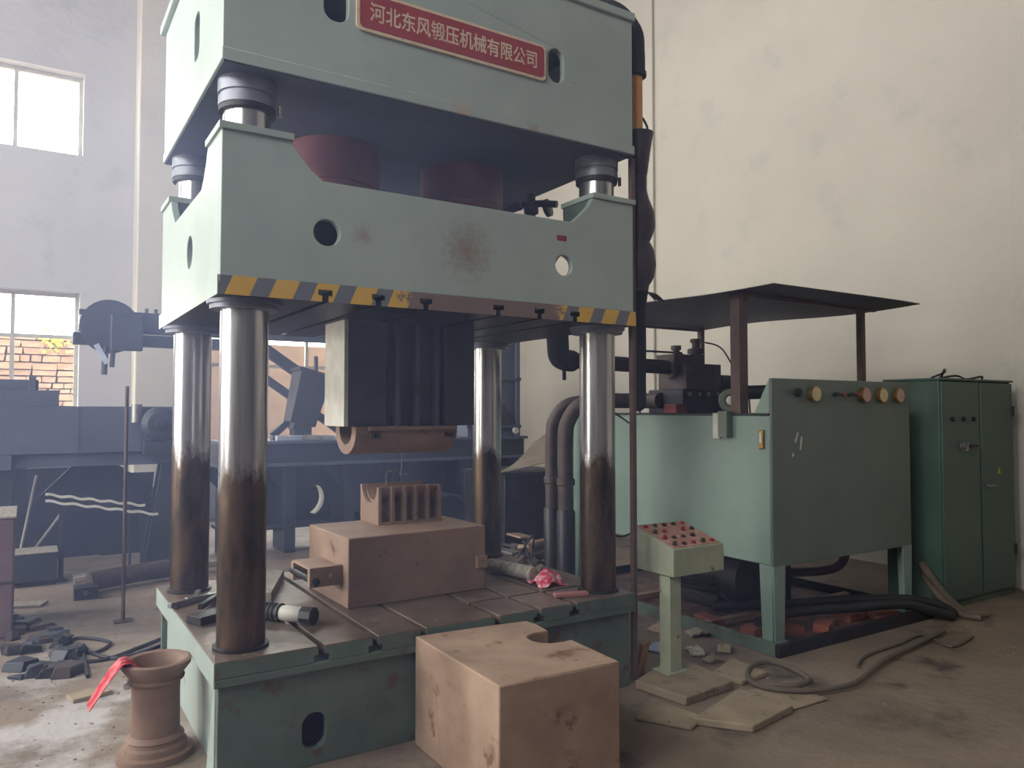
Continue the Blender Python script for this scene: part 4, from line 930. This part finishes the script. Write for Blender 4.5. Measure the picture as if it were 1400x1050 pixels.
# ---- dark sheets, bars and boxes on the floor at the left
for k, (xa, xb, yy, hgt, lean, lab) in enumerate(((-.05, .75, 9.7, .98, 4, 'tall dark sheet leaning under the long machine beam'), (.72, 1.62, 9.62, .9, 7, 'second dark sheet leaning beside the pole'),
                                                 (-.3, .02, 9.45, 1.0, 3, 'narrow dark sheet at the trestle leg'))):
    c = ((xa+xb)/2, yy+.5*hgt*math.sin(R(lean)), .5*hgt*math.cos(R(lean))+.004)
    solo('dark_sheet', G().rbox(c, (xb-xa, .025, hgt), (R(-lean), 0, 0)), m_bgdark, lab, 'metal sheet', bev=.003)
for k, ((ax, ay), (bx_, by_)) in enumerate((((62, 676), (198, 691)), ((62, 685), (216, 703)))):
    YS = 8.52-.1*k; a, b = PY(YS, ax, ay), PY(YS, bx_, by_); n_ = 26
    tp_, bt_ = [], []
    for i in range(n_+1):
        t = i/n_; x = a.x+(b.x-a.x)*t; z_ = a.z+(b.z-a.z)*t+.008*math.sin(t*32)
        tp_.append((x, z_+.011)); bt_.append((x, z_-.011))
    solo('glint_strip', G().prism(tp_+bt_[::-1], 'Y', YS-.02, YS+.02), m_white, ['upper painted glint strip before the dark sheets', 'lower painted glint strip before the dark sheets'][k], 'metal strip')  # pale colour paints the light caught on corrugated sheet edges
    for q, t in enumerate((.15, .85)):
        x = a.x+(b.x-a.x)*t; z_ = a.z+(b.z-a.z)*t
        st = solo('strip_stand', G().box(x-.012, YS-.012, 0, x+.012, YS+.012, z_-.008).box(x-.05, YS-.03, 0, x+.05, YS+.03, .012), m_bgdark,
                  'thin dark stand under the ' + ['upper', 'lower'][k] + ' painted glint strip', 'stand', 'stands under the glint strips')
a, b = PY(9.0, 92, 671), PY(9.0, 124, 648); dd = b-a; c = (a+b)/2
for k, ((ax, ay), (bx_, by_), yy, wd, lab) in enumerate((((20, 790), (50, 650), 9.3, .03, 'pale upright rod leaning at the trestle'), ((70, 720), (124, 648), 9.15, .03, 'pale rod sloping up under the machine beam'),
                                                        ((203, 720), (213, 645), 9.2, .03, 'short pale rod leaning beside the gear motor'), ((226, 720), (233, 652), 9.2, .025, 'pale rod leaning behind the rear left column'))):
    a = PY(yy, ax, ay); b = PY(yy, bx_, by_); f0 = Vector((a.x-(b.x-a.x)*a.z/(b.z-a.z), yy-.12, .014))
    solo('leaning_rod', G().cyl(f0, b, .014, n=8), m_white, lab, 'rod')
for k, (px_, py_, wd, hg) in enumerate(((215, 722, .12, .07), (20, 705, .12, .06))):
    p = PY(9.1, px_, py_)
    solo('pale_packet', G().rbox((p.x, 9.5, .035), (wd*1.6, .12, .07), (0, 0, R(12))), m_white, ['pale packet on the floor before the second dark sheet', 'pale packet on the floor by the trestle leg'][k], 'packet')
g = G().tube([(.5, 7.72, .1), (.9, 7.85, .11), (1.5, 8.05, .1)], .085, 14)
solo('floor_roller', g, m_rustdark, 'long dusty dark roller lying on the floor behind the thin pole', 'roller')
solo('long_plank', G().rbox((1.1, 8.38, .03), (1.4, .2, .05), (0, 0, R(5))), m_wood, 'long grey plank lying on the floor behind the roller', 'plank', bev=.004)
p = PZ(0, 118, 820)
hk = thing('channel_offcut', 'short dark channel offcut with a hole on the floor beside the roller', 'offcut', (p.x, p.y, 0))
part('channel', G().prism(rect(p.x-.09, 0, p.x+.09, .1), 'Y', p.y, p.y+.2, [circ(p.x, .05, .025)]), m_darksteel, hk, .004)
cb = thing('steel_crate', 'dark steel crate on the floor under the machine beam', 'crate', (.08, 8.4, 0))
part('body', G().box(-.12, 8.25, .05, .27, 8.6, .3), m_bgdark, cb, .006)
part('pale_rim', G().box(-.13, 8.24, .3, .28, 8.61, .31), m_wood, cb, .003)
for xx in (-.1, .22): part('foot', G().box(xx, 8.3, 0, xx+.04, 8.5, .05), m_bgdark, cb)
rb = thing('red_brown_cabinet', 'dull red-brown steel box standing at the left beside the floor debris', 'steel box', (-.35, 6.85, 0))
part('body', G().box(-.7, 6.5, 0, -.05, 7.2, .84), mat('dull_red_steel', (112, 88, 92), (96, 76, 80), 4, .3, .7, rough=.6), rb, .01)
part('lid', G().box(-.71, 6.49, .84, -.04, 7.21, .855), m_wood, rb, .004)
part('seam', G().box(-.7, 6.492, .38, -.05, 6.5, .4), m_rustdark, rb)
pl = thing('thin_pole', 'thin rusty pole standing on the floor left of the press', 'pole', (.654, 6.55, 0))
part('rod', G().cyl((.654, 6.55, .012), (.656, 6.56, 1.79), .014, n=10), m_rustdark, pl)
part('foot', G().box(.59, 6.5, 0, .72, 6.6, .012), m_rustdark, pl)
solo('floor_board', G().rbox((.02, 7.5, .012), (.3, .16, .02), (0, 0, R(-20))), m_wood, 'small pale board on the floor beside the red-brown box', 'board', bev=.002)
p = PZ(0, 122, 952)
solo('floor_tile', G().rbox((p.x, p.y, .012), (.2, .12, .022), (0, 0, R(14))), m_conc, 'small loose grey tile on the floor left of the pot', 'tile', bev=.003)
for k, pth in enumerate([[(85, 880), (110, 872), (150, 878), (130, 892), (108, 886), (160, 900), (225, 880)], [(80, 905), (140, 902), (190, 885), (232, 868)], [(112, 900), (120, 925), (108, 880), (95, 915)]]):
    solo('floor_wire', G().tube([PZ(.012, *q) for q in pth], .012, 7), m_black, ['longest black wire tangled on the floor left of the press', 'nearly straight black wire on the floor left of the press', 'short folded black wire on the floor left of the press'][k], 'wire', 'wires on the floor')
for k in range(34):
    px_, py_ = rnd.uniform(0, 105), rnd.uniform(845, 930); p = PZ(0, px_, py_); s_ = rnd.uniform(.06, .2); hg = rnd.uniform(.025, .075)
    g = G().rbox((p.x, p.y, hg/2), (s_, s_*rnd.uniform(.5, .9), hg), (0, 0, rnd.uniform(0, 3)), .75)
    for i_, v in enumerate(g.v): v += Vector((rnd.uniform(-.2, .2)*s_, rnd.uniform(-.2, .2)*s_, rnd.uniform(-.3, .3)*hg if i_ > 3 else 0))
    mi = rnd.randrange(3); big = 'large' if s_ > .15 else 'small'
    solo('scrap_lump', g, (m_darksteel, m_bgdark, m_rustdark)[mi], big + ['', ' flat'][hg < .06] + [' black', ' blue-grey', ' brown'][mi] + ' lump of scrap beside the red-brown box', 'scrap', 'dark debris at the left', .006)

# ---- scrap heap between the press and the tank
bn = thing('scrap_bin', 'dark steel bin behind the right columns', 'bin', (4.75, 7.4, 0))
part('body', G().box(4.35, 7.0, 0, 5.2, 7.9, .9), m_darksteel, bn, .008)
part('rim', G().box(4.33, 6.98, .9, 5.22, 7.92, .93), m_bgdark, bn, .004)
def csheet(u, v):
    a = PY(6.95, 672, 648).lerp(PY(6.95, 768, 632), u); b = PY(7.6, 728, 606).lerp(PY(7.6, 775, 574), u)
    p = a.lerp(b, v); p.z += .12*math.sin(v*math.pi)*(1-u*.6)*-.6 + .06*u*u; p.z = max(p.z, .94); return p
solo('bent_sheet', G().sheet(csheet, 10, 10, .008), m_sheet, 'tan bent metal sheet lying on the dark bin', 'metal sheet')
for k in range(64):
    y = rnd.uniform(5.25, 6.85); t_ = rnd.uniform(0, 1); x = y*(.6+.1*t_); az = rnd.uniform(0, 180); l = rnd.uniform(.2, .5); zz = .02+rnd.uniform(0, .36)*(1-abs(t_-.45))*min(1, (y-5)/1.4)
    kind = k % 3
    if kind == 0: g = G().rbox((x, y, zz), (l, rnd.uniform(.08, .2), .02), (R(rnd.uniform(-8, 8)), R(rnd.uniform(-8, 8)), R(az)))
    elif kind == 1: g = G().rbox((x, y, zz), (l*1.2, .035, .035), (0, R(rnd.uniform(-10, 10)), R(az)))
    else:
        d_ = Vector((math.cos(R(az)), math.sin(R(az)), rnd.uniform(-.1, .1)))*l*.5; g = G().cyl(Vector((x, y, zz+.02))-d_, Vector((x, y, zz+.02))+d_, .03, n=10)
    mz = min(v.z for v in g.v)
    if mz < .004:
        for v in g.v: v.z += .004-mz
    mi = rnd.randrange(6)
    look = ['grey steel', 'tan rusty', 'dark rusty', 'grey wooden', 'pale', 'black oily'][mi]; shp = [['flat plate', 'bar', 'round bar'], ['flat board', 'batten', 'stake']][mi == 3][kind]
    solo('scrap_' + shp.split()[-1], g, [m_steel, m_rust, m_rustdark, m_wood, m_white, m_darksteel][mi], look + ' ' + shp + ' in the scrap heap behind the right columns', 'scrap', 'scrap heap behind the press', .002)
solo('heap_wire', G().tube([(3.75, 5.9, .2), (3.85, 5.8, .42), (3.95, 5.85, .46), (4.0, 5.95, .3), (3.88, 5.8, .16), (3.8, 5.7, .3), (3.9, 5.95, .4)], .01, 7), m_black, 'black wire coil lying on the scrap heap', 'wire')
# floor grit and rubble too small to count
g = G()
for k in range(420):
    if k % 3: x, y = rnd.uniform(-.4, .66), rnd.uniform(3.3, 9)
    else: x, y = rnd.uniform(3.1, 7), rnd.uniform(2.4, 6.4)
    if 4.1 < x < 6.0 and y > 3.25: continue
    s_ = rnd.uniform(.006, .018); g.rbox((x, y, s_*.18), (s_, s_*rnd.uniform(.6, 1), s_*.36), (rnd.uniform(-.3, .3), rnd.uniform(-.3, .3), rnd.uniform(0, 3)), .7)
gr = solo('floor_grit', g, m_conc, 'loose concrete grit scattered over the hall floor', 'grit'); gr['kind'] = 'stuff'

# ================================================================== thin blue smoke hanging in the hall
hz = bpy.data.materials.new('blue_smoke'); hz.use_nodes = True; nt = hz.node_tree; nt.nodes.remove(nt.nodes['Principled BSDF'])
vs_ = nd(nt, 'ShaderNodeVolumeScatter'); vs_.inputs['Color'].default_value = (.48, .58, 1.0, 1); vs_.inputs['Anisotropy'].default_value = .0
pos = nd(nt, 'ShaderNodeNewGeometry').outputs['Position']
ds = nd(nt, 'ShaderNodeVectorMath', operation='DISTANCE'); ds.inputs[1].default_value = (1.45, 4.5, 2.7); nt.links.new(pos, ds.inputs[0])
mr = nd(nt, 'ShaderNodeMapRange', interpolation_type='SMOOTHSTEP')
for k_, v_ in (('From Min', 2.0), ('From Max', .2), ('To Min', .022), ('To Max', .15)): mr.inputs[k_].default_value = v_
nt.links.new(ds.outputs['Value'], mr.inputs['Value']); nt.links.new(mr.outputs[0], vs_.inputs['Density'])
nt.links.new(vs_.outputs[0], nt.nodes['Material Output'].inputs['Volume'])
so = solo('smoke_haze', G().box(-4.9, 1.9, .02, 3.6, 11.4, 5.2), hz, 'thin bluish smoke hanging around the press', 'smoke'); so['kind'] = 'stuff'
